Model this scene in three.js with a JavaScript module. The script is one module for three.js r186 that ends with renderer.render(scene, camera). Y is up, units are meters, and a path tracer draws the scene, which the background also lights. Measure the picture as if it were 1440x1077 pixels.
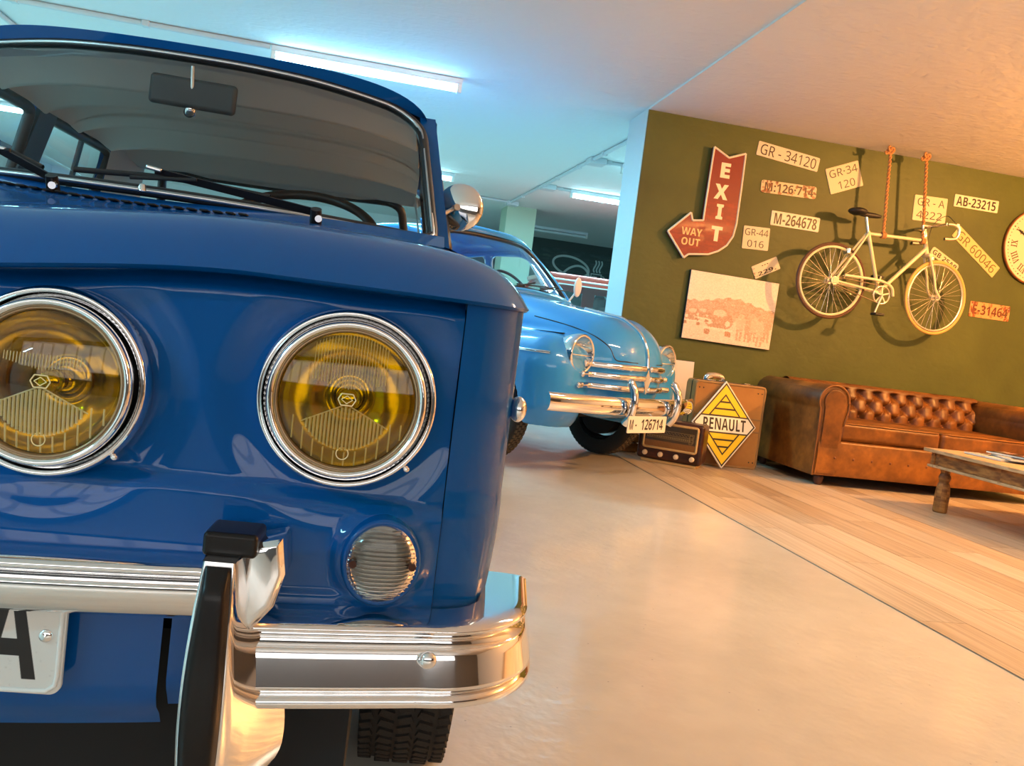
import * as THREE from 'three';
import { mergeGeometries, mergeVertices, toCreasedNormals } from 'three/addons/utils/BufferGeometryUtils.js';
import { RoundedBoxGeometry } from 'three/addons/geometries/RoundedBoxGeometry.js';
import { RectAreaLightUniformsLib } from 'three/addons/lights/RectAreaLightUniformsLib.js';
import { MarchingCubes } from 'three/addons/objects/MarchingCubes.js';

// ---------------------------------------------------------------- camera, light, exposure
const scene = new THREE.Scene();
scene.background = new THREE.Color(0x05070a);
const EYE = 0.78, FOCAL = 1180;
const camera = new THREE.PerspectiveCamera(2 * Math.atan(538.5 / FOCAL) * 180 / Math.PI, 1440 / 1077, 0.05, 60);
camera.position.set(0, EYE, 0);
camera.rotation.order = 'YXZ';
camera.rotation.set(-0.0610, -0.1927, 0.1240);
camera.updateMatrixWorld(true);
const renderer = new THREE.WebGLRenderer();
renderer.toneMapping = THREE.LinearToneMapping;
renderer.toneMappingExposure = 1.15;
renderer.shadowMap.enabled = true;
RectAreaLightUniformsLib.init();
const COOL = new THREE.Color().setRGB(0.27, 0.78, 1.0);        // fluorescent tubes
const WARM = new THREE.Color().setRGB(1.0, 0.43, 0.11);        // filament lamps over the lounge
const NEUTRAL = new THREE.Color().setRGB(1.0, 0.80, 0.58);      // warm white tubes over the aisle
const DAY = new THREE.Color().setRGB(1.0, 0.95, 0.9);          // daylight from the garage front
const K = { tube: 330, tubeGlow: 24, aisle: 190, aisleGlow: 10, warm: 34, warmGlow: 8, day: 1.6, dayGlow: 1.0 };
function areaLight(color, intensity, w, h, pos, target) {
  const l = new THREE.RectAreaLight(color, intensity, w, h);
  l.position.set(...pos); l.lookAt(...target); scene.add(l); return l;
}

// ---------------------------------------------------------------- helpers
let seed = 7;
const rnd = () => { seed = (seed * 1664525 + 1013904223) >>> 0; return seed / 4294967296; };
const V = (a, b, c) => new THREE.Vector3(a, b, c);
const lerp = (a, b, t) => a + (b - a) * t;
const clamp = (x, a = 0, b = 1) => Math.min(b, Math.max(a, x));
const sstep = (a, b, x) => { const t = clamp((x - a) / (b - a)); return t * t * (3 - 2 * t); };
function pxRay(x, y) { return V((x - 720) / FOCAL, -(y - 538.5) / FOCAL, -1).applyQuaternion(camera.quaternion); }
function pxOn(x, y, axis, val) { const d = pxRay(x, y), o = camera.position; const t = (val - o[axis]) / d[axis]; return o.clone().addScaledVector(d, t); }
function pxIn(group, x, y, axis, val) {          // the same in a group's own axes
  group.updateMatrixWorld(true);
  const inv = group.matrixWorld.clone().invert(), o = camera.position.clone().applyMatrix4(inv), d = pxRay(x, y).transformDirection(inv);
  return o.clone().addScaledVector(d, (val - o[axis]) / d[axis]);
}
const taken = {};
const numbered = (n) => { const k = taken[n] = (taken[n] ?? -1) + 1; return k ? n + '_' + String(k).padStart(3, '0') : n; };
function clean(g) { g = g.index ? g.toNonIndexed() : g; const o = new THREE.BufferGeometry(); if (!g.attributes.normal) g.computeVertexNormals(); for (const a of ['position', 'normal', 'uv']) o.setAttribute(a, g.attributes[a] ?? new THREE.BufferAttribute(new Float32Array(g.attributes.position.count * 2), 2)); return o; }
function merged(list) { return Array.isArray(list) ? (list.length === 1 ? list[0] : mergeGeometries(list.map(clean))) : list; }
function part(name, geo, mat, parent) { const m = new THREE.Mesh(merged(geo), mat); m.name = name; m.castShadow = m.receiveShadow = true; parent.add(m); return m; }
function thing(name, label, category, pos = [0, 0, 0], turn = 0, group) {
  const o = new THREE.Group(); o.name = numbered(name); o.position.set(...pos); o.rotation.y = turn; o.userData = { label, category }; if (group) o.userData.group = group; scene.add(o); o.updateMatrixWorld(true); return o;
}
function solo(name, geo, mat, label, category, group) { const m = part(numbered(name), geo, mat, scene); m.userData = { label, category }; if (group) m.userData.group = group; return m; }
function struct(name, geo, mat, label) { const m = part(name, geo, mat, scene); m.userData = { kind: 'structure', label, category: name.split('_')[0] }; return m; }
const box = (w, h, d, x = 0, y = 0, z = 0) => new THREE.BoxGeometry(w, h, d).translate(x, y, z);
const rbox = (w, h, d, x = 0, y = 0, z = 0, r = 0.01, s = 3) => new RoundedBoxGeometry(w, h, d, s, Math.min(r, w / 2.01, h / 2.01, d / 2.01)).translate(x, y, z);
const tube = (pts, r, seg = 0, rs = 10, closed = false) => { const c = new THREE.CatmullRomCurve3(pts.map((p) => p.isVector3 ? p : V(...p)), closed, 'centripetal'); return new THREE.TubeGeometry(c, seg || Math.max(2, pts.length * 8), r, rs, closed); };
function rod(a, b, r0, r1 = r0, n = 10) {        // straight closed rod from a to b
  a = a.isVector3 ? a : V(...a); b = b.isVector3 ? b : V(...b); const d = b.clone().sub(a), l = d.length();
  const g = new THREE.CylinderGeometry(r1, r0, l, n); g.applyQuaternion(new THREE.Quaternion().setFromUnitVectors(V(0, 1, 0), d.normalize())); const m = a.clone().add(b).multiplyScalar(.5); return g.translate(m.x, m.y, m.z);
}
function grid(nu, nv, fn) {
  const P = [], U = [], I = [];
  for (let j = 0; j <= nv; j++) for (let i = 0; i <= nu; i++) { const p = fn(i / nu, j / nv); P.push(...(p.isVector3 ? [p.x, p.y, p.z] : p)); U.push(i / nu, j / nv); }
  for (let j = 0; j < nv; j++) for (let i = 0; i < nu; i++) { const a = j * (nu + 1) + i, b = a + 1, c = a + nu + 1, d = c + 1; I.push(a, b, d, a, d, c); }
  const g = new THREE.BufferGeometry(); g.setAttribute('position', new THREE.Float32BufferAttribute(P, 3)); g.setAttribute('uv', new THREE.Float32BufferAttribute(U, 2)); g.setIndex(I); g.computeVertexNormals(); return g;
}
function bar(a, b, w, d) {                       // flat bar from a to b, w and d: half-size vectors across it
  a = V(...a); b = V(...b); w = V(...w); d = V(...d); const P = [];
  for (const p of [a, b]) for (const [s, t] of [[-1, -1], [1, -1], [1, 1], [-1, 1]]) P.push(p.clone().addScaledVector(w, s).addScaledVector(d, t));
  const q = [[0, 1, 2, 3], [7, 6, 5, 4], [0, 4, 5, 1], [1, 5, 6, 2], [2, 6, 7, 3], [3, 7, 4, 0]], A = [];
  for (const f of q) for (const k of [f[0], f[2], f[1], f[0], f[3], f[2]]) A.push(P[k].x, P[k].y, P[k].z);
  const g = new THREE.BufferGeometry(); g.setAttribute('position', new THREE.Float32BufferAttribute(A, 3)); g.computeVertexNormals(); return g;
}
const lathe = (prof, n = 48) => new THREE.LatheGeometry(prof.map(([r, y]) => new THREE.Vector2(r, y)), n);
const latheZ = (prof, n = 64) => lathe(prof, n).rotateX(Math.PI / 2);  // profile [radius, z], axis +z
function roundRect(w, h, r) { const s = new THREE.Shape(), x = -w / 2, y = -h / 2; s.moveTo(x + r, y); s.lineTo(x + w - r, y); s.absarc(x + w - r, y + r, r, -Math.PI / 2, 0); s.lineTo(x + w, y + h - r); s.absarc(x + w - r, y + h - r, r, 0, Math.PI / 2); s.lineTo(x + r, y + h); s.absarc(x + r, y + h - r, r, Math.PI / 2, Math.PI); s.lineTo(x, y + r); s.absarc(x + r, y + r, r, Math.PI, 1.5 * Math.PI); return s; }
function extr(shape, depth, bevel = 0, seg = 2, curve = 12) { return new THREE.ExtrudeGeometry(shape, { depth, bevelEnabled: bevel > 0, bevelThickness: bevel, bevelSize: bevel, bevelOffset: -bevel, bevelSegments: seg, curveSegments: curve }); }
function uvXY(g, x0, y0, w, h) { const p = g.attributes.position, u = new Float32Array(p.count * 2); for (let i = 0; i < p.count; i++) { u[2 * i] = (p.getX(i) - x0) / w; u[2 * i + 1] = (p.getY(i) - y0) / h; } g.setAttribute('uv', new THREE.BufferAttribute(u, 2)); return g; }
function uvBox(g, s = 1) {                       // uv in metres from the side each face looks to
  g = g.index ? g.toNonIndexed() : g; const p = g.attributes.position, n = g.attributes.normal, u = new Float32Array(p.count * 2);
  for (let i = 0; i < p.count; i++) { const ax = Math.abs(n.getX(i)), ay = Math.abs(n.getY(i)), az = Math.abs(n.getZ(i)); const [a, b] = ay >= ax && ay >= az ? [p.getX(i), p.getZ(i)] : ax > az ? [p.getZ(i), p.getY(i)] : [p.getX(i), p.getY(i)]; u[2 * i] = a * s; u[2 * i + 1] = b * s; }
  g.setAttribute('uv', new THREE.BufferAttribute(u, 2)); return g;
}
function pane(outline, S, rings = 6) {           // fills a loop given in the (a, b) of a surface S
  const n = outline.length, c = outline.reduce((m, p) => [m[0] + p[0] / n, m[1] + p[1] / n], [0, 0]);
  return grid(n, rings, (u, v) => { const p = outline[Math.round(u * n) % n]; return S(lerp(c[0], p[0], v), lerp(c[1], p[1], v)); });
}
function loop(outline, S, r, rs = 8) { return tube(outline.map(([a, b]) => V(...S(a, b))), r, outline.length * 3, rs, true); }
function rrOutline(x0, x1, y0, y1, r, n = 5) {    // rounded rectangle, r a number or [bl, br, tr, tl]
  const R = Array.isArray(r) ? r : [r, r, r, r], o = []; const c = [[x0 + R[0], y0 + R[0], R[0], 180], [x1 - R[1], y0 + R[1], R[1], 270], [x1 - R[2], y1 - R[2], R[2], 0], [x0 + R[3], y1 - R[3], R[3], 90]];
  c.forEach(([x, y, q, a0], k) => { for (let i = 0; i <= n; i++) { const a = (a0 + 90 * i / n) * Math.PI / 180; o.push([x + q * Math.cos(a), y + q * Math.sin(a)]); } const nx = c[(k + 1) % 4]; const e = o[o.length - 1], a1 = nx[3] * Math.PI / 180, f = [nx[0] + nx[2] * Math.cos(a1), nx[1] + nx[2] * Math.sin(a1)]; for (let i = 1; i < 6; i++) o.push([lerp(e[0], f[0], i / 6), lerp(e[1], f[1], i / 6)]); });
  return o;
}
// textures
function hash(x, y) { let n = Math.imul(x, 374761393) + Math.imul(y, 668265263) | 0; n = Math.imul(n ^ (n >>> 13), 1274126177); return ((n ^ (n >>> 16)) >>> 0) / 4294967296; }
function vnoise(x, y, per) { const xi = Math.floor(x), yi = Math.floor(y), fx = x - xi, fy = y - yi, w = (k) => ((k % per) + per) % per; const s = fx * fx * (3 - 2 * fx), t = fy * fy * (3 - 2 * fy); return lerp(lerp(hash(w(xi), w(yi)), hash(w(xi + 1), w(yi)), s), lerp(hash(w(xi), w(yi + 1)), hash(w(xi + 1), w(yi + 1)), s), t); }
function fbm(u, v, f, oct = 4) { let s = 0, a = .5, n = 0; for (let k = 0; k < oct; k++) { s += a * vnoise(u * f, v * f, f); n += a; a *= .5; f *= 2; } return s / n; }
function dataTex(n, fn, srgb, rep) {
  const d = new Uint8Array(n * n * 4); for (let j = 0; j < n; j++) for (let i = 0; i < n; i++) { const c = fn(i / n, j / n); for (let k = 0; k < 3; k++) d[(j * n + i) * 4 + k] = clamp(c[k] ?? c) * 255; d[(j * n + i) * 4 + 3] = 255; }
  const t = new THREE.DataTexture(d, n, n); t.wrapS = t.wrapT = THREE.RepeatWrapping; t.magFilter = THREE.LinearFilter; if (srgb) t.colorSpace = THREE.SRGBColorSpace; if (rep) t.repeat.set(rep, rep); t.needsUpdate = true; return t;
}
function canvasTex(w, h, draw) { const c = document.createElement('canvas'); c.width = w; c.height = h; const x = c.getContext('2d'); draw(x, w, h); const t = new THREE.CanvasTexture(c); t.colorSpace = THREE.SRGBColorSpace; return t; }
const tint = (t, a, b) => [0, 1, 2].map((k) => lerp(a[k], b[k], t));
const std = (o) => new THREE.MeshStandardMaterial(o), phys = (o) => new THREE.MeshPhysicalMaterial(o);
const rgb = (r, g, b) => new THREE.Color().setRGB(r, g, b);

// ---------------------------------------------------------------- materials
const bumpFine = dataTex(256, (u, v) => fbm(u, v, 16, 4), false);
const plasterBump = dataTex(512, (u, v) => .6 * fbm(u, v, 6, 5) + .4 * Math.abs(fbm(u + .3, v * 1.4, 24, 3) * 2 - 1), false, .6);
const M = {
  blue: phys({ color: rgb(0.0, 0.078, 0.30), roughness: .5, specularIntensity: .1, clearcoat: .62, clearcoatRoughness: .02, metalness: .0 }),
  sky: phys({ color: rgb(0.03, 0.27, 0.68), roughness: .4, specularIntensity: .3, clearcoat: 1, clearcoatRoughness: .03 }),
  red: phys({ color: rgb(0.62, 0.06, 0.025), roughness: .3, clearcoat: 1, clearcoatRoughness: .03 }),
  chrome: std({ color: rgb(.86, .86, .87), metalness: 1, roughness: .06 }),
  steel: std({ color: rgb(.6, .6, .6), metalness: 1, roughness: .28 }),
  rubber: std({ color: rgb(.012, .012, .013), roughness: .75 }),
  seal: std({ color: rgb(.012, .012, .014), roughness: .45 }),
  tyre: std({ color: rgb(.018, .017, .016), roughness: .85, bumpMap: bumpFine, bumpScale: .001 }),
  dark: std({ color: rgb(.012, .012, .013), roughness: .9 }),
  plastic: phys({ color: rgb(.010, .008, .008), roughness: .3, specularIntensity: .5 }),
  dash: std({ color: rgb(.02, .02, .022), roughness: .6 }),
  screen: phys({ color: rgb(.93, .97, .97), transmission: 1, thickness: 0, roughness: 0, ior: 1.33, specularIntensity: .6 }),
  glass: phys({ color: rgb(.93, .97, .97), transmission: 1, thickness: 0, roughness: 0, ior: 1.45 }),
  lens: phys({ color: rgb(1, .985, .93), transmission: 1, thickness: 0, roughness: 0.0, ior: 1.45 }),
  yellow: phys({ color: rgb(.64, .48, .010), transmission: 1, thickness: 0, roughness: .01, ior: 1.45 }),
  headliner: std({ color: rgb(.70, .68, .65), roughness: .9, bumpMap: bumpFine, bumpScale: .001 }),
  seat: std({ color: rgb(.32, .30, .28), roughness: .6 }),
  white: std({ color: rgb(.8, .78, .74), roughness: .5 }),
  conduit: std({ color: rgb(.62, .64, .65), roughness: .4 }),
  black: std({ color: rgb(.015, .014, .013), roughness: .5 }),
};

// ---------------------------------------------------------------- room
const WALL = -6.15, CEIL = 2.57, XW = 1.978;
const floorTone = dataTex(1024, (u, v) => { const a = fbm(u, v, 4, 5), b = fbm(u + .4, v + .2, 40, 3); let s = 0.80 + (a - .5) * .10 + (b - .5) * .05; const k = hash(Math.floor(u * 1024), Math.floor(v * 1024)); if (k > .99985) s *= .6; return [s, s * .965, s * .90]; }, true);
const floorBump = dataTex(1024, (u, v) => .5 * fbm(u, v, 10, 4) + .5 * fbm(u + .7, v, 60, 3), false);
const concrete = phys({ map: floorTone, roughness: .30, bumpMap: floorBump, bumpScale: .003, clearcoat: .5, clearcoatRoughness: .12 });
floorTone.repeat.set(.35, .35); floorBump.repeat.set(.7, .7);
const ceilMat = std({ color: rgb(.80, .79, .77), roughness: .85, bumpMap: plasterBump, bumpScale: .006 });
const paleWall = std({ color: rgb(.74, .75, .74), roughness: .8, bumpMap: plasterBump, bumpScale: .003 });
const greenTone = dataTex(512, (u, v) => { const a = fbm(u, v, 5, 5); return tint(clamp(.5 + (a - .5) * 1.2), [.255, .290, .105], [.325, .365, .150]); }, true, .5);
const greenMat = std({ map: greenTone, roughness: .55, bumpMap: plasterBump, bumpScale: .003 });
const slate = std({ color: rgb(.05, .062, .06), roughness: .7 });
const greyWall = std({ color: rgb(.10, .10, .105), roughness: .8 });
const XL = -5.2, XR = 8.2, ZB = -15.4, ZF = 4.6, XE = 1.91;
struct('floor', uvBox(box(XR - XL, .2, ZF - ZB, (XL + XR) / 2, -.1, (ZF + ZB) / 2)), concrete, 'pale glossy painted concrete floor');
struct('ceiling', uvBox(box(XR - XL, .2, ZF - ZB, (XL + XR) / 2, CEIL + .1, (ZF + ZB) / 2)), ceilMat, 'white rough plastered ceiling over the cars');
struct('ceiling_lounge', uvBox(box(XR - XW, .02, ZF - WALL, (XR + XW) / 2, CEIL - .005, (ZF + WALL) / 2)), ceilMat, 'plaster ceiling panel over the lounge corner');
struct('wall_left', uvBox(box(.2, CEIL, ZF - ZB, XL - .1, CEIL / 2, (ZF + ZB) / 2)), paleWall, 'pale plaster wall on the far side of the blue saloon');
struct('wall_right', uvBox(box(.2, CEIL, ZF - ZB, XR + .1, CEIL / 2, (ZF + ZB) / 2)), paleWall, 'plain plaster side wall of the lounge');
struct('wall_partition', uvBox(box(XR - XW - .004, CEIL - .016, .01, (XR + XW) / 2 + .002, CEIL / 2 - .008, WALL)), greenMat, 'olive green painted partition wall');
struct('wall_partition_core', uvBox(box(XR - XW, CEIL - .002, .445, (XR + XW) / 2, CEIL / 2 - .001, WALL - .2275)), paleWall, 'white end face of the olive green partition');
const chalk = canvasTex(1024, 512, (x, w, h) => {
  x.fillStyle = '#404a48'; x.fillRect(0, 0, w, h);
  for (let i = 0; i < 700; i++) { x.fillStyle = `rgba(${120 + rnd() * 60},${130 + rnd() * 60},${125 + rnd() * 50},.05)`; x.fillRect(rnd() * w, rnd() * h, 20 + rnd() * 60, 4 + rnd() * 18); }
  x.strokeStyle = 'rgba(205,215,210,.9)'; x.lineWidth = 20; x.lineCap = 'round';
  x.beginPath(); x.ellipse(304, 150, 172, 84, .2, 0, 7); x.stroke();
  x.beginPath(); x.moveTo(198, 340); x.bezierCurveTo(215, 150, 420, 60, 480, 215); x.stroke();
  x.lineWidth = 10; x.strokeRect(500, 190, 96, 84); x.beginPath(); x.arc(604, 232, 28, -1.4, 1.4); x.stroke(); x.beginPath(); x.ellipse(548, 290, 66, 14, 0, 0, 7); x.stroke();
  x.lineWidth = 6; x.strokeRect(518, 210, 22, 42); x.beginPath(); x.moveTo(552, 210); x.lineTo(552, 254); x.lineTo(580, 228); x.stroke();
  x.lineWidth = 14; for (const k of [524, 552, 580]) { x.beginPath(); x.moveTo(k, 170); x.bezierCurveTo(k - 26, 136, k + 30, 110, k + 6, 70); x.stroke(); }
  x.lineWidth = 16; x.beginPath(); x.arc(460, 400, 60, 3.1, 6.2); x.stroke(); x.beginPath(); x.arc(610, 420, 60, 3.3, 6); x.stroke(); x.beginPath(); x.moveTo(860, 420); x.bezierCurveTo(850, 300, 900, 260, 930, 180); x.stroke();
});
const backMat = std({ color: rgb(.052, .066, .062), roughness: .8 });
struct('wall_back', uvBox(box(XR - 1.9, CEIL, .2, (1.9 + XR) / 2, CEIL / 2, ZB - .1)), backMat, 'dark slate wall at the end of the garage');
struct('wall_back_pale', uvBox(box(1.9 - XL, CEIL, .2, (XL + 1.9) / 2, CEIL / 2, ZB - .1)), paleWall, 'pale plaster wall behind the green column');
{ // chalkboard painted on the far wall
  const a = pxOn(760, 345, 'z', ZB + .02), b = pxOn(915, 345, 'z', ZB + .02), c = pxOn(760, 425, 'z', ZB + .02); const w = b.x - a.x, h = a.y - c.y;
  const g = rbox(w, h, .012, 0, 0, 0, .004); uvXY(g, -w / 2, -h / 2, w, h);
  const m = solo('chalk_board', g, std({ map: chalk, roughness: .9 }), 'dark chalkboard with a looping ribbon and a steaming cup drawn on it', 'chalkboard'); m.position.set((a.x + b.x) / 2, (a.y + c.y) / 2, ZB + .008);
}
{ // dark roller shutter in the pale far wall
  const a = pxOn(560, 262, 'z', ZB + .03), b = pxOn(704, 280, 'z', ZB + .03), sm = std({ color: rgb(.045, .075, .085), roughness: .5 });
  const d = part('door_1', [box(b.x - a.x + .1, .12, .06, (a.x + b.x) / 2, 2.36, ZB + .03)], sm, scene); d.userData = { kind: 'structure', label: 'dark roller shutter in the far wall left of the column', category: 'door' };
  const sl = box(b.x - a.x, .118, .03); for (let i = 0; i < 19; i++) { const m = part('slat', sl, sm, d); m.position.set((a.x + b.x) / 2, .062 + i * .122, ZB + .02 + (i % 2) * .006); }
}
// garage front behind the viewer: dark wall with a row of tall daylight panes
{
  const y0 = 1.05, y1 = 2.35, x0 = -4.4, x1 = 3.4, zc = ZF + .1;
  struct('wall_front', [box(XR - XL, y0, .2, (XL + XR) / 2, y0 / 2, zc), box(XR - XL, CEIL - y1, .2, (XL + XR) / 2, (CEIL + y1) / 2, zc), box(x0 - XL, y1 - y0, .2, (XL + x0) / 2, (y0 + y1) / 2, zc), box(XR - x1, y1 - y0, .2, (XR + x1) / 2, (y0 + y1) / 2, zc)], greyWall, 'dark garage front wall with a glazed band');
  const win = part('window_1', [box(x1 - x0, .05, .08, (x0 + x1) / 2, y0 + .025, zc - .04), box(x1 - x0, .05, .08, (x0 + x1) / 2, y1 - .025, zc - .04)], M.black, scene); win.userData = { kind: 'structure', label: 'long glazed band of the garage door', category: 'window' };
  const n = 13, glow = std({ color: rgb(.5, .5, .5), emissive: DAY, emissiveIntensity: K.dayGlow, roughness: .6 });
  for (let i = 0; i <= n; i++) part('mullion', box(.09, y1 - y0, .07, lerp(x0, x1, i / n), (y0 + y1) / 2, zc - .04), M.black, win);
  for (let i = 0; i < n; i++) part('pane', box((x1 - x0) / n - .09, y1 - y0 - .1, .02, lerp(x0, x1, (i + .5) / n), (y0 + y1) / 2, zc), glow, win);
  areaLight(DAY, K.day, x1 - x0, y1 - y0, [(x0 + x1) / 2, (y0 + y1) / 2, zc - .1], [(x0 + x1) / 2, (y0 + y1) / 2 - .1, -4]);
}
// wooden floor of the lounge: planks running into the room
{
  const wood = [0, 1, 2, 3].map((k) => dataTex(256, (u, v) => { const g = fbm(u * 1 + k * .13, v * .12 + k * .31, 24, 4), q = fbm(u + .5 * k, v * .3, 5, 3); return tint(clamp(.5 + (g - .5) * 1.1 + (q - .5) * .9), [[.62, .55, .46], [.66, .59, .50], [.64, .58, .50], [.60, .52, .43]][k], [[.78, .72, .64], [.82, .76, .68], [.80, .75, .68], [.76, .69, .60]][k]); }, true));
  const mats = wood.map((t) => phys({ map: t, roughness: .42, clearcoat: .2, clearcoatRoughness: .3 }));
  const fl = struct('floor_lounge', box(XR - XE - .002, .0012, ZF - 1 - WALL, (XR + XE) / 2 + .001, .0006, (ZF - 1 + WALL) / 2), std({ color: rgb(.26, .20, .15), roughness: .8 }), 'pale wood plank floor of the lounge');
  const pw = .187, pl = 1.25, gap = .0025, geo = [0, 1].map((k) => { const g = box(pw - gap, .003, pl - gap, 0, 0, 0); uvBox(g, 1); const u = g.attributes.uv; for (let i = 0; i < u.count; i++) u.setXY(i, u.getX(i) * 1.0 + k * .37, u.getY(i) * .8 + k * .2); return g; });
  let c = 0;
  for (let i = 0; XE + i * pw < 6.6; i++) { const off = (i * .43) % 1; for (let j = -1; j < 8; j++) { const z0 = WALL + .01 + (j + off) * pl, z1 = Math.min(z0 + pl, 3.5), za = Math.max(z0, WALL + .01); if (z1 - za < .05) continue; const p = part('plank', geo[c % 2], mats[Math.floor(rnd() * 4)], fl); p.position.set(XE + (i + .5) * pw, .0027, (za + z1) / 2); p.scale.z = (z1 - za - gap) / (pl - gap); c++; } }
}
// green column in the far room
{
  const a = pxOn(714, 288, 'y', CEIL), b = pxOn(757, 293, 'y', CEIL); const w = b.x - a.x, z = -12.0;
  struct('wall_column', uvBox(box(w, CEIL, .55, a.x + w / 2, CEIL / 2, z - .28)), std({ color: rgb(.50, .58, .42), roughness: .7 }), 'pale green square column in the far room');
}
// ---------------------------------------------------------------- ceiling tubes and conduits
function tubeLight(x, z, len, lit, label, color = COOL, power = K.tube, shine = K.tubeGlow, emit = rgb(.36, .84, 1)) {
  const t = thing('tube_light', label, 'ceiling light', [x, CEIL, z], 0, 'fluorescent battens on the ceiling');
  part('housing', rbox(len, .045, .06, 0, -.0245, 0, .006), std({ color: rgb(.7, .72, .74), roughness: .4 }), t);
  const glow = lit ? std({ color: rgb(.9, .9, .9), emissive: emit, emissiveIntensity: shine, roughness: .4 }) : std({ color: rgb(.7, .75, .76), roughness: .3 });
  part('tube', rod([-len / 2 + .03, -.075, 0], [len / 2 - .03, -.075, 0], .022, .022, 16), glow, t);
  for (const s of [-1, 1]) part('end_cap', rbox(.035, .07, .055, s * (len / 2 - .018), -.07, 0, .008), M.white, t);
  if (lit) areaLight(color, power, len - .1, .05, [x, CEIL - .115, z], [x, 0, z]);
  return t;
}
tubeLight(-.1, -6.3, 1.36, true, 'lit fluorescent tube above the windscreen of the royal blue saloon');
tubeLight(3.05, -10.0, 1.36, true, 'lit fluorescent tube behind the white end of the olive partition');
tubeLight(3.1, -8.15, 1.36, true, 'lit fluorescent tube half hidden by the olive partition, end showing');
tubeLight(3.15, -13.75, 1.0, false, 'unlit fluorescent batten in front of the dark chalkboard wall');
tubeLight(.3, -10.2, 1.36, true, 'lit fluorescent tube peeping out beside the saloon door pillar');
tubeLight(-3.4, -6.3, 1.36, true, 'lit fluorescent tube near the pale left wall');
tubeLight(-3.4, -10.2, 1.36, true, 'lit fluorescent tube by the far pale wall');
tubeLight(-3.4, -2.6, 1.36, true, 'lit fluorescent tube between blue saloon and left wall');
tubeLight(2.3, -2.9, 1.36, true, 'warm white tube over the open aisle', NEUTRAL, K.aisle, K.aisleGlow, NEUTRAL);
tubeLight(-3.4, .6, 1.36, true, 'lit fluorescent tube by the left wall near the garage front');
{
  const pipe = (name, a, b, label) => { const t = thing(name, label, 'conduit', [0, 0, 0]); part('pipe', rod(a, b, .019, .019, 10), M.conduit, t); const n = Math.max(2, Math.round(a.distanceTo(b) / .75)); for (let i = 1; i < n; i++) { const p = a.clone().lerp(b, i / n); part('clip', rbox(.05, .042, .05, p.x, p.y, p.z, .006), M.conduit, t); } return t; };
  const y = CEIL - .020;
  pipe('ceiling_conduit', V(-4.9, y, -6.24), V(-.79, y, -6.28), 'grey conduit leading to the lit tube over the blue saloon');
  const c2 = pipe('ceiling_conduit', V(2.17, y, -7.0), V(1.93, y, -11.7), 'grey conduit with three junction boxes running to the green column');
  for (const [x, z] of [[2.13, -8.15], [2.06, -9.97], [1.93, -11.65]]) part('junction_box', rbox(.17, .06, .17, x + .03, CEIL - .03, z, .01), M.conduit, c2);
  pipe('ceiling_conduit', V(2.15, y, -8.15), V(2.43, y, -8.15), 'short conduit from junction box to the half hidden tube');
  pipe('ceiling_conduit', V(2.12, y, -9.97), V(2.38, y, -10.0), 'short conduit from junction box to the far lit tube');
  pipe('ceiling_conduit', V(-2.68, y, -6.2), V(-2.66, y, -9.5), 'grey conduit running away over the saloon roof corner');
  pipe('ceiling_conduit', V(1.9, y, -11.6), V(-1.5, y, -11.3), 'thin pale conduit crossing the far ceiling to the column');
}
// warm filament lamps over the lounge, out of the picture to the right
function pendant(x, y, z, power, label) {
  const t = thing('pendant_lamp', label, 'lamp', [x, CEIL - .016, z], 0, 'filament pendants of the lounge');
  part('canopy', rod([0, -.03, 0], [0, -.001, 0], .05, .05, 20), M.black, t);
  part('cord', rod([0, y - CEIL + .1, 0], [0, -.03, 0], .004), M.black, t);
  part('socket', rod([0, y - CEIL + .045, 0], [0, y - CEIL + .11, 0], .02, .02, 16), M.black, t);
  part('bulb', new THREE.SphereGeometry(.05, 20, 14).translate(0, y - CEIL + .016, 0), std({ color: rgb(.9, .7, .4), emissive: WARM, emissiveIntensity: K.warmGlow }), t);
  const l = new THREE.PointLight(WARM, power, 0, 2); l.position.set(x, y, z); l.castShadow = true; l.shadow.radius = 2; scene.add(l);
}
pendant(5.25, 2.40, -3.7, K.warm, 'bare filament bulb hanging beside the wall clock');
pendant(4.6, 2.40, -1.0, K.warm * .5, 'bare filament bulb hanging over the open plank floor');
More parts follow.
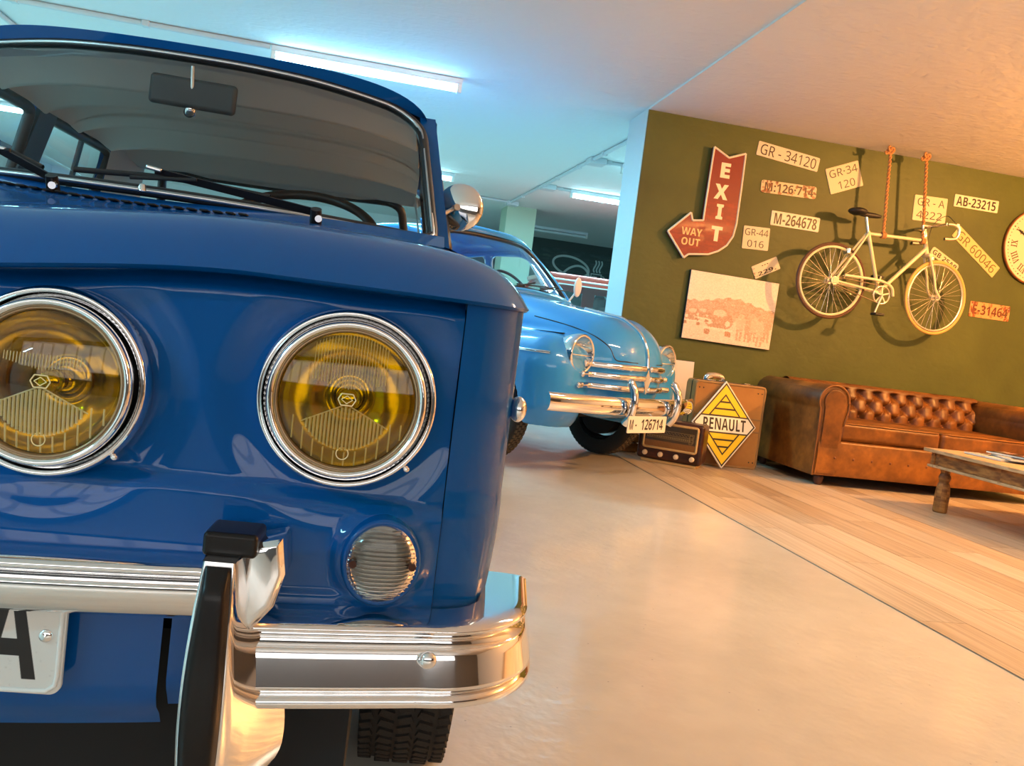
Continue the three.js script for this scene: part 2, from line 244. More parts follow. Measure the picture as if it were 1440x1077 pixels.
// ---------------------------------------------------------------- royal blue saloon (own axes: z = 0 at the nose, back is -z)
const R8 = thing('saloon_car', 'royal blue vintage saloon with yellow headlamps and chrome bumper', 'car', [-.53, 0, -.93], -.065);
{
  const HW = .728;
  const zf = (u) => { const t = Math.min(1, Math.abs(u) / HW); return -.055 * t * t - .115 * (1 - Math.pow(Math.max(0, 1 - Math.pow(t, 13)), 1 / 2.4)); };
  const LAMPS = [[.531, .684, -.036], [.232, .671, -.010]];
  const lipY = (u) => .772 + .036 * sstep(.02, .43, Math.abs(u));
  const bulge = (u, y) => {                    // front panel relief
    let z = zf(u) - .012;
    z += .014 * (1 - sstep(.562, .580, y + .01 * Math.cos(u * 9)));
    z -= .022 * sstep(lipY(u) - .022, lipY(u) - .004, y);
    for (const [a, b] of LAMPS) { const r = Math.hypot(Math.abs(u) - a, y - b); z -= .010 * (1 - sstep(.100, .150, r)); if (r < .09) z -= .09 * (1 - sstep(.080, .090, r)); }
    const ri = Math.hypot(Math.abs(u) - .587, y - .512); z += .010 * (1 - sstep(.044, .062, ri));
    z += .004 * sstep(.474, .468, y);
    return z;
  };
  part('front_panel', grid(300, 110, (a, b) => { const u = lerp(-.6500, .6500, a), y = lerp(.435, lipY(u) + .012, b); return [u, y, bulge(u, y)]; }), M.blue, R8);
  part('panel_backing', grid(60, 8, (a, b) => { const u = lerp(-.70, .70, a); return [u, lerp(.40, .80, b), zf(u) * 1 - .16]; }), M.dark, R8);
  // fenders and flanks
  const arch = (z, zc) => { const d = z - zc; return Math.abs(d) < .355 ? .30 + Math.sqrt(.355 * .355 - d * d) : 0; };
  for (const s of [-1, 1]) {
    const plan = [];
    for (let i = 0; i <= 40; i++) { const t = i / 40, u = .6512 + (HW - .6512) * Math.sin(t * Math.PI / 2); plan.push([u, zf(u) - .012 * (1 - t)]); }
    for (let i = 1; i <= 90; i++) plan.push([HW + .012 * Math.sin(Math.PI * i / 90), -.17 - i / 90 * .90]);
    const N = plan.length - 1;
    part('fender', grid(N, 40, (a, b) => { const [u, z] = plan[Math.round(a * N)]; const lo = Math.max(z > -.2 ? .425 : .27, arch(z, -.65)), hi = lipY(u) + .008, y = lerp(lo, hi, b); return [s * (u - .02 * sstep(.55, .3, y) * (z < -.1 ? 1 : 0)), y, z + (z > -.17 ? .012 * (1 - sstep(.562, .58, y)) * .5 : 0)]; }), M.blue, R8);
    part('side_panel', grid(110, 36, (a, b) => { const z = lerp(-1.074, -3.80, a), lo = Math.max(.25, arch(z, -2.90)), y = lerp(lo, .815, b); const w = HW + .010 - .05 * sstep(-3.2, -3.8, z); return [s * (w - .03 * sstep(.5, .25, y)), y, z]; }), M.blue, R8);
    part('shoulder', grid(60, 10, (a, b) => { const z = lerp(-.98, -3.80, a), t = b * Math.PI / 2, yt = lerp(.945, .90, clamp((-z - 2.6) / 1.2)); return [s * (HW - .05 * sstep(-3.2, -3.8, z) - .085 * (1 - Math.cos(t))), lerp(.815, yt, Math.sin(t)), z]; }), M.blue, R8);
    part('wheel_liner', grid(20, 8, (a, b) => { const t = a * Math.PI; return [s * lerp(.30, .70, b), .30 + .35 * Math.sin(t), -.65 + .35 * Math.cos(t)]; }), M.dark, R8);
  }
  part('underbody', [box(1.2, .02, 3.2, 0, .24, -2.1), box(1.14, .22, .20, 0, .27, -.22), box(1.3, .50, .02, 0, .48, -.98), box(.02, .4, .8, .30, .42, -.6), box(.02, .4, .8, -.30, .42, -.6)], M.dark, R8);
  // bonnet: full-width clamshell with a shallow central channel
  const crownY = (u, z) => { const base = lerp(.874, .945, clamp((-z - .12) / .72)); return base - .030 * (1 - sstep(.02, .43, Math.abs(u))) * (1 - .6 * clamp((-z - .1) / .7)); };
  const bonnet = grid(150, 110, (a, b) => {
    const q = (a * 2 - 1) * Math.PI / 2, u = HW * 1.006 * Math.sign(q) * Math.pow(Math.abs(Math.sin(q)), .9);
    const zl = zf(u / 1.006) + .014, zb = -.80 - .10 * (u / HW) ** 2; let z, g;
    if (b < .5) { const t = b / .5; z = zl - 2 * t * (1 - t) * .062 - t * t * .14; g = 2 * t * (1 - t) * 1.02 + t * t; } else { z = lerp(zl - .14, zb, (b - .5) / .5); g = 1; }
    const side = Math.pow(Math.max(0, 1 - Math.pow(Math.abs(u) / (HW * 1.006), 9)), .48);
    return [u, lipY(u) + (crownY(u, z) - lipY(u)) * g * side, z];
  });
  part('bonnet', bonnet, M.blue, R8);
  part('bonnet_lip', grid(120, 4, (a, b) => { const q = (a * 2 - 1) * Math.PI / 2, u = HW * 1.006 * Math.sin(q), zl = zf(u / 1.006) + .014; return [u * (1 - .01 * b), lipY(u) - .004 * Math.sin(b * Math.PI), zl - .035 * b]; }), M.blue, R8);
  // cowl with air slots
  const cw = (u) => -.80 - .10 * (u / HW) ** 2;
  part('cowl', grid(60, 8, (a, b) => { const u = lerp(-.64, .64, a); return [u, crownY(u, -.8) - .006 + b * .030, cw(u) + .005 - b * .085]; }), M.blue, R8);
  for (let i = 0; i < 26; i++) { const u = -.36 + i * .024; part('cowl_slot', rbox(.016, .004, .028, u, crownY(u, -.8) + .0065, cw(u) - .022, .0018, 2), M.dark, R8); }
  part('washer_jet', [lathe([[.0001, .014], [.006, .012], [.008, 0]], 12).translate(.045, .962, -.835)], M.chrome, R8);
  // windscreen
  const WS = (a, b) => { const x = a * lerp(.618, .556, b), c = a * a; return [x, lerp(.968 - .012 * c, 1.336 - .045 * c * Math.abs(a), b), lerp(-.885 - .10 * c, -1.255 - .075 * c, b) + .015 * Math.sin(Math.PI * b)]; };
  const wsO = rrOutline(-1, 1, 0, 1, [.05, .05, .17, .17], 7);
  const ws = part('windscreen', pane(wsO, WS, 10), M.screen, R8); ws.userData.label = 'curved clear windscreen';
  const sealM = part('windscreen_seal', loop(wsO, WS, .012), M.seal, R8);
  part('seal_trim', loop(rrOutline(-1, 1, 0, 1, [.05, .05, .17, .17], 7), (a, b) => { const p = WS(a, b); return [p[0], p[1], p[2] + .010]; }, .005), M.steel, sealM);
  // roof, pillars
  const roofG = (off, nz, scal) => grid(60, nz, (a, b) => { const q = (a * 2 - 1) * Math.PI / 2, hw = lerp(.575, .590, Math.sin(b * Math.PI)) - off, x = hw * Math.sin(q); const z = lerp(-1.245 - .07 * (x / hw) ** 2, -2.72, b), yc = lerp(1.364, 1.345, b) + .045 * Math.sin(Math.PI * Math.min(1, b * 1.05)) - off * .9, side = Math.pow(Math.max(0, 1 - Math.pow(Math.abs(x) / hw, scal ? 4 : 5)), .5), yl = scal ? 1.262 : 1.272; return [x, yl + (yc - yl) * side - (scal ? .075 * ((f) => f < .9 ? Math.pow(f / .9, 1.4) : 1 - sstep(.9, 1, f))((b * 5.0 + .15) % 1) * Math.pow(side, .5) : 0), z - off * (b < .5 ? .3 : -.3)]; });
  part('roof', roofG(0, 40, false), M.blue, R8);
  part('roof_header', grid(60, 4, (a, b) => { const t = a * 2 - 1, p = WS(t, 1), hw = .575, x = lerp(p[0], t * hw * .995, b), side = Math.pow(Math.max(0, 1 - Math.pow(Math.abs(x) / hw, 5)), .5), yr = 1.272 + .092 * side; return [x, lerp(p[1] + .004, yr, b), lerp(p[2] + .002, -1.243 - .07 * (x / hw) ** 2, b)]; }), M.blue, R8);
  const hl = part('headliner', roofG(.03, 90, true), M.headliner, R8); hl.userData.label = 'taupe fabric headliner with cross ribs';
  for (const s of [-1, 1]) {
    part('windscreen_pillar', [bar([s * .636, .93, -1.03], [s * .572, 1.285, -1.36], [s * .020, 0, 0], [0, .012, .034])], M.blue, R8);
    part('drip_rail', tube([[s * .588, 1.29, -1.36], [s * .602, 1.283, -1.9], [s * .595, 1.275, -2.5], [s * .585, 1.25, -2.74]], .010, 30), M.blue, R8);
    part('door_pillar', bar([s * .655, .93, -1.80], [s * .585, 1.275, -1.86], [s * .012, 0, 0], [0, 0, .045]), M.blue, R8);
    part('pillar_trim', bar([s * .640, .93, -1.80], [s * .57, 1.27, -1.86], [s * .008, 0, 0], [0, 0, .055]), M.seal, R8);
    part('rear_quarter', grid(10, 10, (a, b) => { const zb = lerp(-2.42, -2.95, a), zt = lerp(-2.34, -2.70, a); return [s * lerp(.655, .580 - .02 * a, b), lerp(.93, 1.27, b), lerp(zb, zt, b)]; }), M.blue, R8);
    part('quarter_lining', grid(10, 10, (a, b) => { const zb = lerp(-2.42, -2.90, a), zt = lerp(-2.34, -2.72, a); return [s * lerp(.625, .545, b), lerp(.93, 1.27, b), lerp(zb, zt, b)]; }), M.headliner, R8);
    const SW = (a, b) => [s * lerp(.652, .582, b), lerp(.94, 1.262, b), a];
    for (const [z0, z1, r] of [[-1.78, -1.10, [.01, .01, .25, .05]], [-2.40, -1.87, [.05, .02, .05, .10]]]) {
      const slant = (a, b) => SW(a - (z1 > -1.5 ? .26 * b * ((a - z0) / (z1 - z0)) : 0), b);
      const o = rrOutline(z0, z1, .02, .98, .06, 5); part('side_window', pane(o, slant, 5), M.glass, R8);
      part('window_frame', loop(o, slant, .017), M.seal, R8);
    }
    part('window_bar', bar([s * .648, .95, -2.20], [s * .588, 1.25, -2.18], [s * .006, 0, 0], [0, 0, .010]), M.seal, R8);
  }
  const RW = (a, b) => [a * lerp(.55, .49, b), lerp(.98, 1.262, b), lerp(-2.95, -2.72, b) - .05 + .05 * (1 - a * a) * -1];
  const rwO = rrOutline(-1, 1, 0, 1, .14, 6); part('rear_window', pane(rwO, RW, 6), M.glass, R8); part('rear_window_seal', loop(rwO, RW, .018), M.seal, R8);
  part('rear_header', grid(40, 4, (a, b) => { const t = a * 2 - 1; return [t * .585, lerp(1.335 - .06 * t ** 4, 1.255, b), lerp(-2.70, -2.79 + .02 * t * t, b)]; }), M.headliner, R8);
  part('tail_deck', grid(40, 20, (a, b) => { const t = a * 2 - 1, z = lerp(-2.98, -3.80, b); return [t * .655, .90 + .05 * (1 - t * t) - .04 * b * b, z]; }), M.blue, R8);
  part('tail_panel', grid(30, 12, (a, b) => { const t = a * 2 - 1; return [t * .68, lerp(.30, .90, b), -3.82 + .03 * t * t]; }), M.blue, R8);
  part('dashboard', [grid(40, 10, (a, b) => { const t = a * 2 - 1; return [t * .62, .955 + .012 * Math.sin(b * Math.PI), lerp(-.93 - .10 * t * t, -1.30, b)]; }), rbox(1.24, .20, .06, 0, .85, -1.30, .02)], M.dash, R8);
  const sw = part('steering_wheel', new THREE.TorusGeometry(.195, .013, 12, 60).rotateX(-.95).translate(.275, .975, -1.40), M.plastic, R8);
  part('hub', [latheZ([[.0001, .02], [.05, .015], [.06, -.02]], 24).rotateX(-.95 + .0).translate(.275, .955, -1.37), rod([.275, .95, -1.38], [.275, .80, -1.20], .02)], M.plastic, sw);
  for (const k of [-1, 1]) part('spoke', rod([.275 + k * .19, .975, -1.40], [.275, .96, -1.375], .009), M.steel, sw);
  for (const s of [-1, 1]) part('front_seat', [rbox(.50, .16, .50, s * .30, .42, -1.75, .06), rbox(.50, .46, .14, s * .30, .68, -2.02, .06)], M.seat, R8);
  part('rear_seat', [rbox(1.2, .16, .5, 0, .42, -2.50, .06), rbox(1.2, .42, .14, 0, .70, -2.74, .06)], M.seat, R8);
  part('parcel_shelf', box(1.15, .02, .35, 0, .96, -2.86), M.dash, R8);
  // interior mirror
  const mir = part('interior_mirror', [rbox(.205, .072, .022, 0, 0, 0, .022, 4).rotateZ(-.02).translate(.004, 1.256, -1.275)], M.dash, R8);
  part('mirror_stem', [rod([.002, 1.262, -1.27], [.002, 1.318, -1.255], .005), lathe([[.0001, -.012], [.012, -.008], [.013, .006]], 14).translate(.002, 1.212, -1.27)], M.chrome, mir);
  part('day_night_knob', new THREE.TorusGeometry(.011, .003, 8, 16).translate(.0, 1.211, -1.268), M.plastic, mir);
  // wipers
  for (const [px, pz, tip, blade] of [[[75, 252], -.83, [0, 211], [[-60, 196], [60, 236]]], [[445, 299], -.85, [218, 241], [[104, 238], [380, 277]]]]) {
    const P = (q, z) => pxIn(R8, q[0], q[1], 'z', z); const piv = P(px, pz), end = P(tip, -.86);
    const w = part('wiper', [rod(piv.clone().add(V(0, -.03, -.01)), piv.clone().add(V(0, .006, .01)), .013, .011, 14), bar(piv.toArray(), end.toArray(), [0, .007, .003], [0, -.001, .003])], M.plastic, R8);
    part('wiper_pivot', rod(piv.clone().add(V(.006, -.012, .014)), piv.clone().add(V(.008, -.014, .024)), .008, .007, 14), M.chrome, w);
    const b0 = P(blade[0], -.855), b1 = P(blade[1], -.855); part('wiper_blade', [tube([b0, b0.clone().lerp(b1, .5).add(V(0, .010, -.008)), b1], .006, 20, 6), rod(b0.clone().lerp(b1, .28), b0.clone().lerp(b1, .62).add(V(0, .012, .004)), .004)], M.rubber, w);
    part('blade_clip', rbox(.03, .008, .012, 0, 0, 0, .003).rotateZ(-.15).translate(end.x, end.y + .004, end.z + .006), M.steel, w);
  }
  // door mirror
  { const c = pxIn(R8, 646, 291, 'z', -1.18), dm = part('door_mirror', [latheZ([[.0001, .018], [.020, .016], [.046, .008], [.056, 0], [.058, -.008], [.053, -.012], [.0001, -.012]], 40).rotateY(-.25).translate(c.x, c.y, c.z)], M.chrome, R8);
    const root = pxIn(R8, 616, 305, 'z', -1.12); part('mirror_arm', [rod(root, c.clone().add(V(-.012, -.006, .012)), .006, .005), rod(c.clone().add(V(-.012, -.006, .010)), c.clone().add(V(-.006, -.004, .026)), .008)], M.steel, dm); }
  // headlamps
  for (const s of [1, -1]) for (const [u, y, z] of LAMPS) {
    const outer = u > .4, h = new THREE.Group(); h.name = 'headlamp'; h.position.set(s * u, y, z + .004); h.rotation.x = -.03; h.rotation.y = outer ? .03 * s : 0; R8.add(h);
    part('chrome_rim', latheZ([[.090, -.03], [.0985, -.018], [.0985, -.008], [.0965, 0], [.0935, .0035], [.0905, .0], [.0890, -.010], [.0875, -.012], [.0862, .006], [.084, .0125], [.080, .0130], [.0770, .009], [.0752, .002], [.0745, -.004]], 96), M.chrome, h);
    part('retaining_ring', latheZ([[.0765, .006], [.0758, .0085], [.0742, .0085], [.0732, .005], [.0735, 0]], 96), std({ color: rgb(.42, .30, .18), metalness: .8, roughness: .3 }), h);
    part('reflector', latheZ([[.073, .001], [.070, -.012], [.062, -.028], [.048, -.044], [.030, -.054], [.016, -.058], [.014, -.040], [.0001, -.040]], 64), std({ color: rgb(.80, .78, .72), metalness: 1, roughness: .12 }), h);
    part('bulb', [new THREE.SphereGeometry(.011, 20, 14).scale(1, 1, 1.5).translate(0, 0, -.024)], outer ? M.lens : M.yellow, h);
    part('bulb_shield', latheZ([[.013, -.012], [.0125, -.006], [.009, -.002], [.0001, -.001]], 24), M.chrome, h);
    part('glass', latheZ(Array.from({ length: 14 }, (_, i) => { const r = .0735 * i / 13; return [Math.max(r, .0001), .004 + .010 * (1 - (r / .0735) ** 2)]; }), 64), outer ? M.yellow : M.lens, h);
    if (!outer) part('yellow_bowl', latheZ(Array.from({ length: 16 }, (_, i) => { const t = i / 15 * Math.PI / 2; return [Math.max(.0001, .060 * Math.sin(t)), -.030 + .034 * Math.cos(t)]; }), 48), M.yellow, h);
    const dome = (x, yy) => .0046 + .010 * (1 - (x * x + yy * yy) / (.0735 * .0735));
    const rib = (x, ya, yb, r) => tube([0, .25, .5, .75, 1].map((t) => { const yy = lerp(ya, yb, t); return V(x, yy, dome(x, yy)); }), r, 8, 6);
    const ribs = [], fine = [];
    for (let i = -10; i <= 10; i++) { const x = i * .0040, top = -.006 - Math.abs(x) * .42, bot = -.052 * Math.sqrt(Math.max(0, 1 - (x / .050) ** 2)) - .002; if (top - bot > .003) ribs.push(rib(x, top, bot, .0016)); }
    for (let i = -5; i <= 5; i++) { const x = i * .0115 + .003, e = Math.sqrt(.0715 ** 2 - x * x), a = Math.abs(x) < .048 ? -.055 * Math.sqrt(1 - (x / .052) ** 2) : -.02; if (-e < a) ribs.push(rib(x, a - .001, -e, .0011)); }
    for (let i = -12; i <= 12; i++) { const x = i * .0032, e = Math.sqrt(.0705 ** 2 - x * x); fine.push(rib(x, .012 + Math.abs(x) * .2, outer ? e : .028, .0005)); }
    for (const k of [-1, 1]) fine.push(tube([V(0, -.004, dome(0, -.004)), V(k * .022, -.015, dome(.022, -.015)), V(k * .046, -.027, dome(.046, -.027))], .0009, 10, 6));
    part('lens_flutes', ribs.concat(fine), phys({ color: outer ? rgb(.95, .78, .25) : rgb(.95, .88, .55), transmission: .72, thickness: 0, roughness: .1, ior: 1.5 }), h);
    const em = [[-.0095, 0], [-.006, .0062], [.006, .0062], [.0095, 0], [.006, -.0062], [-.006, -.0062]].map(([a, b]) => V(a, b + .001, .0152)), di = [[-.006, 0], [0, .0042], [.006, 0], [0, -.0042]].map(([a, b]) => V(a, b + .001, .0153));
    const lin = (q, r) => q.map((p, i) => rod(p, q[(i + 1) % q.length], r, r, 6));
    const emM = std({ color: rgb(.85, .72, .40), metalness: .3, roughness: .3 }); part('lens_emblem', [...lin(em, .0007), ...lin(di, .0005)], emM, h).userData.kind = 'stuff'; part('lens_mark', new THREE.TorusGeometry(.0065, .0006, 6, 20).translate(.001, -.058, .0085), emM, h);
    part('adjuster_screw', new THREE.SphereGeometry(.004, 12, 8).translate(.072 * (outer ? 1 : 1), -.070, -.002), M.chrome, h);
  }
  // turn indicators
  for (const s of [-1, 1]) {
    const g = new THREE.Group(); g.name = 'indicator'; g.position.set(s * .587, .512, -.022); g.rotation.y = s * .12; R8.add(g);
    part('bezel', latheZ([[.047, -.012], [.046, .006], [.043, .010], [.040, .008]], 48).scale(.94, 1.06, 1), M.blue, g);
    part('backing', latheZ([[.040, .006], [.0001, .004]], 40).scale(.94, 1.06, 1), std({ color: rgb(.16, .16, .155), metalness: .9, roughness: .35 }), g);
    part('lens', latheZ(Array.from({ length: 10 }, (_, i) => { const r = .0405 * i / 9; return [Math.max(r, .0001), .008 + .016 * Math.sqrt(Math.max(0, 1 - (r / .0408) ** 2))]; }), 48).scale(.94, 1.06, 1), phys({ color: rgb(.86, .86, .82), transmission: 1, thickness: .004, roughness: .10, ior: 1.45 }), g);
    const dz = (x, y) => .0085 + .016 * Math.sqrt(Math.max(0, 1 - (x * x + y * y) / (.0408 ** 2)));
    const rows = []; for (let i = -8; i <= 8; i++) { const y = i * .0044, e = Math.sqrt(.0395 ** 2 - y * y); rows.push(tube([-1, -.5, 0, .5, 1].map((t) => V(t * e * .94, y * 1.06, dz(t * e, y))), .0012, 12, 6)); }
    part('lens_ridges', rows, phys({ color: rgb(.8, .8, .76), transmission: 1, thickness: .003, roughness: .08, ior: 1.5 }), g);
    for (const k of [-1, 1]) part('screw', rod([k * .032, .001, .012], [k * .032, .001, .022], .0042, .0042, 12), std({ color: rgb(.06, .02, .012), metalness: .6, roughness: .4 }), g);
  }
  // bumper
  const prof = (pts) => pts;
  function blade(name, u0, u1, yTop, H, zo, endCurl) {
    const P = endCurl ? [[-.055, 0], [-.020, .0], [-.006, -.001], [.002, -.005], [.002, -.010], [-.010, -.016], [-.012, -.024], [.000, -.028], [.003, -.031], [.005, -.040], [.0085, -.055], [.012, -.070], [.013, -.074], [.006, -.078], [.006, -.082], [.014, -.085], [.013, -.095], [.004, -.100], [-.015, -.101]] : [[-.055, 0], [-.030, .000], [-.010, -.003], [-.001, -.009], [.001, -.016], [-.001, -.022], [-.009, -.027], [-.010, -.032], [.003, -.036], [.0055, -.041], [.005, -.052], [.0035, -.064], [.001, -.076], [-.003, -.087], [-.008, -.095], [-.016, -.100], [-.030, -.101]];
    const n = 90, sc = H / .101;
    return grid(n, P.length - 1, (a, b) => { const [dz, dy] = P[Math.round(b * (P.length - 1))]; let x, z, nx = 0, nz = 1;
      if (endCurl) { const s = endCurl, R = .122, straight = .645; const L = straight - u0, T = R * 1.45, tot = L + T + .11, d = a * tot;
        if (d < L) { x = u0 + d; z = -.055 * (x / .73) ** 2 * 1.3; } else { const t = Math.min((d - L) / R, 1.45), ex = Math.max(0, d - L - T), zb = -.055 * (straight / .73) ** 2 * 1.3; x = straight + R * Math.sin(t) + ex * Math.cos(1.45); z = zb - R * (1 - Math.cos(t)) - ex * Math.sin(1.45); nx = Math.sin(t); nz = Math.cos(t); }
        x = s * (x + nx * dz); z = zo + z + nz * dz; } else { x = lerp(u0, u1, a); z = zo + dz - .03 * (x / .4) ** 2; }
      return [x, yTop + dy * sc, z]; });
  }
  const bp = part('bumper', [blade('c', -.415, .415, .508, .062, .060)], M.chrome, R8);
  for (const s of [-1, 1]) {
    part('bumper_end', blade('e', .43, 0, .457, .090, .070, s), M.chrome, bp);
    part('bumper_bolt', new THREE.SphereGeometry(.0095, 18, 12).scale(1, 1, .7).translate(s * .648, .424, .026), M.chrome, bp);
    // over-rider
    const gx = s * .437, sh = (t) => ({ y: lerp(.530, .245, t), w: .0140 + .0085 * Math.sin(Math.PI * clamp(t * .9 + .05)), f: .014 + .034 * sstep(.15, .72, t) * (1 - .75 * sstep(.74, 1, t)), z: .074 + .030 * Math.sin(Math.PI * clamp(t * .75 + .18)) });
    const og = part('over_rider', [grid(24, 40, (a, b) => { const q = sh(b), t = a * 2 - 1, e = Math.abs(t); const side = Math.sign(t); return [gx + side * q.w * Math.min(1, e * 1.6) + side * (side === s ? q.f : .010) * Math.max(0, e - .62) * 2.63, q.y, q.z - .002 - .115 * Math.max(0, e - .62) * 2.63 * (1 - .35 * b)]; }), grid(12, 4, (a, b) => { const q = sh(0); return [gx + (a * 2 - 1) * q.w, q.y, lerp(q.z, q.z - .11, b)]; })], M.chrome, R8);
    part('rubber_insert', grid(16, 40, (a, b) => { const q = sh(lerp(.015, 1, b)), t = a * 2 - 1; return [gx + t * (q.w - .004), q.y, q.z + .012 * Math.pow(Math.max(0, 1 - t ** 4), .5) * Math.min(1, b * 14)]; }), M.plastic, og);
    part('rubber_cap', rbox(.052, .024, .055, gx + s * .004, .540, .040, .005).applyMatrix4(new THREE.Matrix4()), M.plastic, og);
    const bs = new THREE.Shape([[0, .038], [.038, .048], [.044, .012], [.036, -.022], [.016, -.048], [.0, -.040]].map(([a, b]) => new THREE.Vector2(s * a, b))); part('mounting_boss', toCreasedNormals(extr(bs, .045, .010, 5).translate(gx + s * .014, .500, .004), .7), M.chrome, og);
  }
  // valance below the bumper, number plate
  part('valance', grid(60, 12, (a, b) => { const u = lerp(-.365, .365, a), y = lerp(.300, .47, b); return [u, y, .012 - .04 * (u / .4) ** 2 - .03 * (1 - sstep(.30, .34, y))]; }), M.blue, R8);
  for (const s of [-1, 1]) part('valance_end', grid(10, 12, (a, b) => { const u = lerp(.373, .47, a), y = lerp(.325, .47, b); return [s * u, y, .010 - .04 * (u / .4) ** 2 - .02 * (1 - sstep(.32, .36, y))]; }), M.blue, R8);
  const plateT = canvasTex(1024, 256, (x, w, h) => { x.fillStyle = '#d9d5cf'; x.fillRect(0, 0, w, h); for (let i = 0; i < 500; i++) { x.fillStyle = `rgba(120,110,100,${rnd() * .12})`; x.fillRect(rnd() * w, rnd() * h, 2 + rnd() * 4, 2 + rnd() * 3); } x.fillStyle = '#160f0e'; x.font = 'bold 270px sans-serif'; x.save(); x.translate(882, 226); x.scale(.56, 1); x.fillText('A', 0, 0); x.restore(); });
  const pg = extr(roundRect(.585, .130, .012), .003, .0012); uvXY(pg, -.2925, -.065, .585, .130);
  const np = part('number_plate', pg.translate(-.009, .424, .020), std({ map: plateT, roughness: .45 }), R8); np.userData.label = 'white number plate with a black letter A';
  part('plate_rim', [loop(rrOutline(-.288, .288, -.061, .061, .012), (a, b) => [a - .009, .424 + b, .0245], .0025)], M.white, np);
  for (const s of [-1, 1]) part('plate_screw', latheZ([[.0001, .004], [.003, .003], [.006, .0025], [.007, 0]], 20).translate(s * .274 - .009, .420, .024), M.chrome, np);
  part('plate_bracket', box(.4, .06, .02, 0, .42, .008), M.dark, np);
  // side tip lamp
  { const c = pxIn(R8, 742, 580, 'x', .742); for (const s of [-1, 1]) part('side_repeater', new THREE.SphereGeometry(.012, 20, 12).scale(.9, 1.35, 1.3).translate(s * .734, c.y, c.z - .03), M.chrome, R8); }
  for (const s of [-1, 1]) for (const z of [-1.70, -2.42]) { part('door_handle', tube([[s * .736, .775, z + .05], [s * .757, .778, z + .045], [s * .760, .778, z], [s * .757, .778, z - .045], [s * .736, .775, z - .05]], .007, 24, 8), M.chrome, R8); }
  for (const s of [-1, 1]) for (const z of [-1.09, -1.80]) part('door_gap', tube([[s * .722, .34, z], [s * .739, .55, z], [s * .739, .80, z], [s * .722, .88, z]], .003, 20, 6), M.black, R8);
  // wheels
  function wheel(x, z, s, R, w, steer = 0) {
    const g = new THREE.Group(); g.name = 'wheel'; g.position.set(x, R, z); g.rotation.y = steer; R8.add(g);
    const pr = [[R - .105, -w * .42], [R - .05, -w * .5], [R - .018, -w * .485], [R - .004, -w * .40], [R, -w * .2], [R + .001, 0], [R, w * .2], [R - .004, w * .40], [R - .018, w * .485], [R - .05, w * .5], [R - .105, w * .42]];
    part('tyre', lathe(pr, 72).rotateZ(Math.PI / 2), M.tyre, g);
    const tread = []; const blk = (xx, a, ww, dd, tw) => { const b = box(ww, .006, dd); b.rotateY(tw); b.translate(xx, R + .002 - (Math.abs(xx) > w * .3 ? .004 : 0), 0); b.rotateX(a); tread.push(b); };
    for (let i = 0; i < 84; i++) { const a = i / 84 * Math.PI * 2; [[-.4, .018, .3], [-.2, .022, -.35], [0, .022, .35], [.2, .022, -.35], [.4, .018, .3]].forEach(([q, ww, tw], k) => blk(q * w, a + (k % 2) * .037, ww, .0145, tw)); }
    const tr = part('tread', tread, M.tyre, g); tr.userData.kind = 'stuff';
    part('rim', lathe([[R - .10, -w * .40], [R - .115, -w * .30], [R - .125, 0], [R - .115, w * .28], [R - .12, w * .34], [.10, w * .22], [.05, w * .30], [.0001, w * .31]].map(([a, b]) => [a, b]), 48).rotateZ(-s * Math.PI / 2), M.steel, g);
    part('hub_cap', lathe([[.06, .3 * w], [.055, .38 * w], [.03, .44 * w], [.0001, .45 * w]], 32).rotateZ(-s * Math.PI / 2), M.chrome, g);
  }
  for (const s of [-1, 1]) { wheel(s * .660, -.635, s, .300, .150, -.03); wheel(s * .625, -2.90, s, .300, .150); }
}
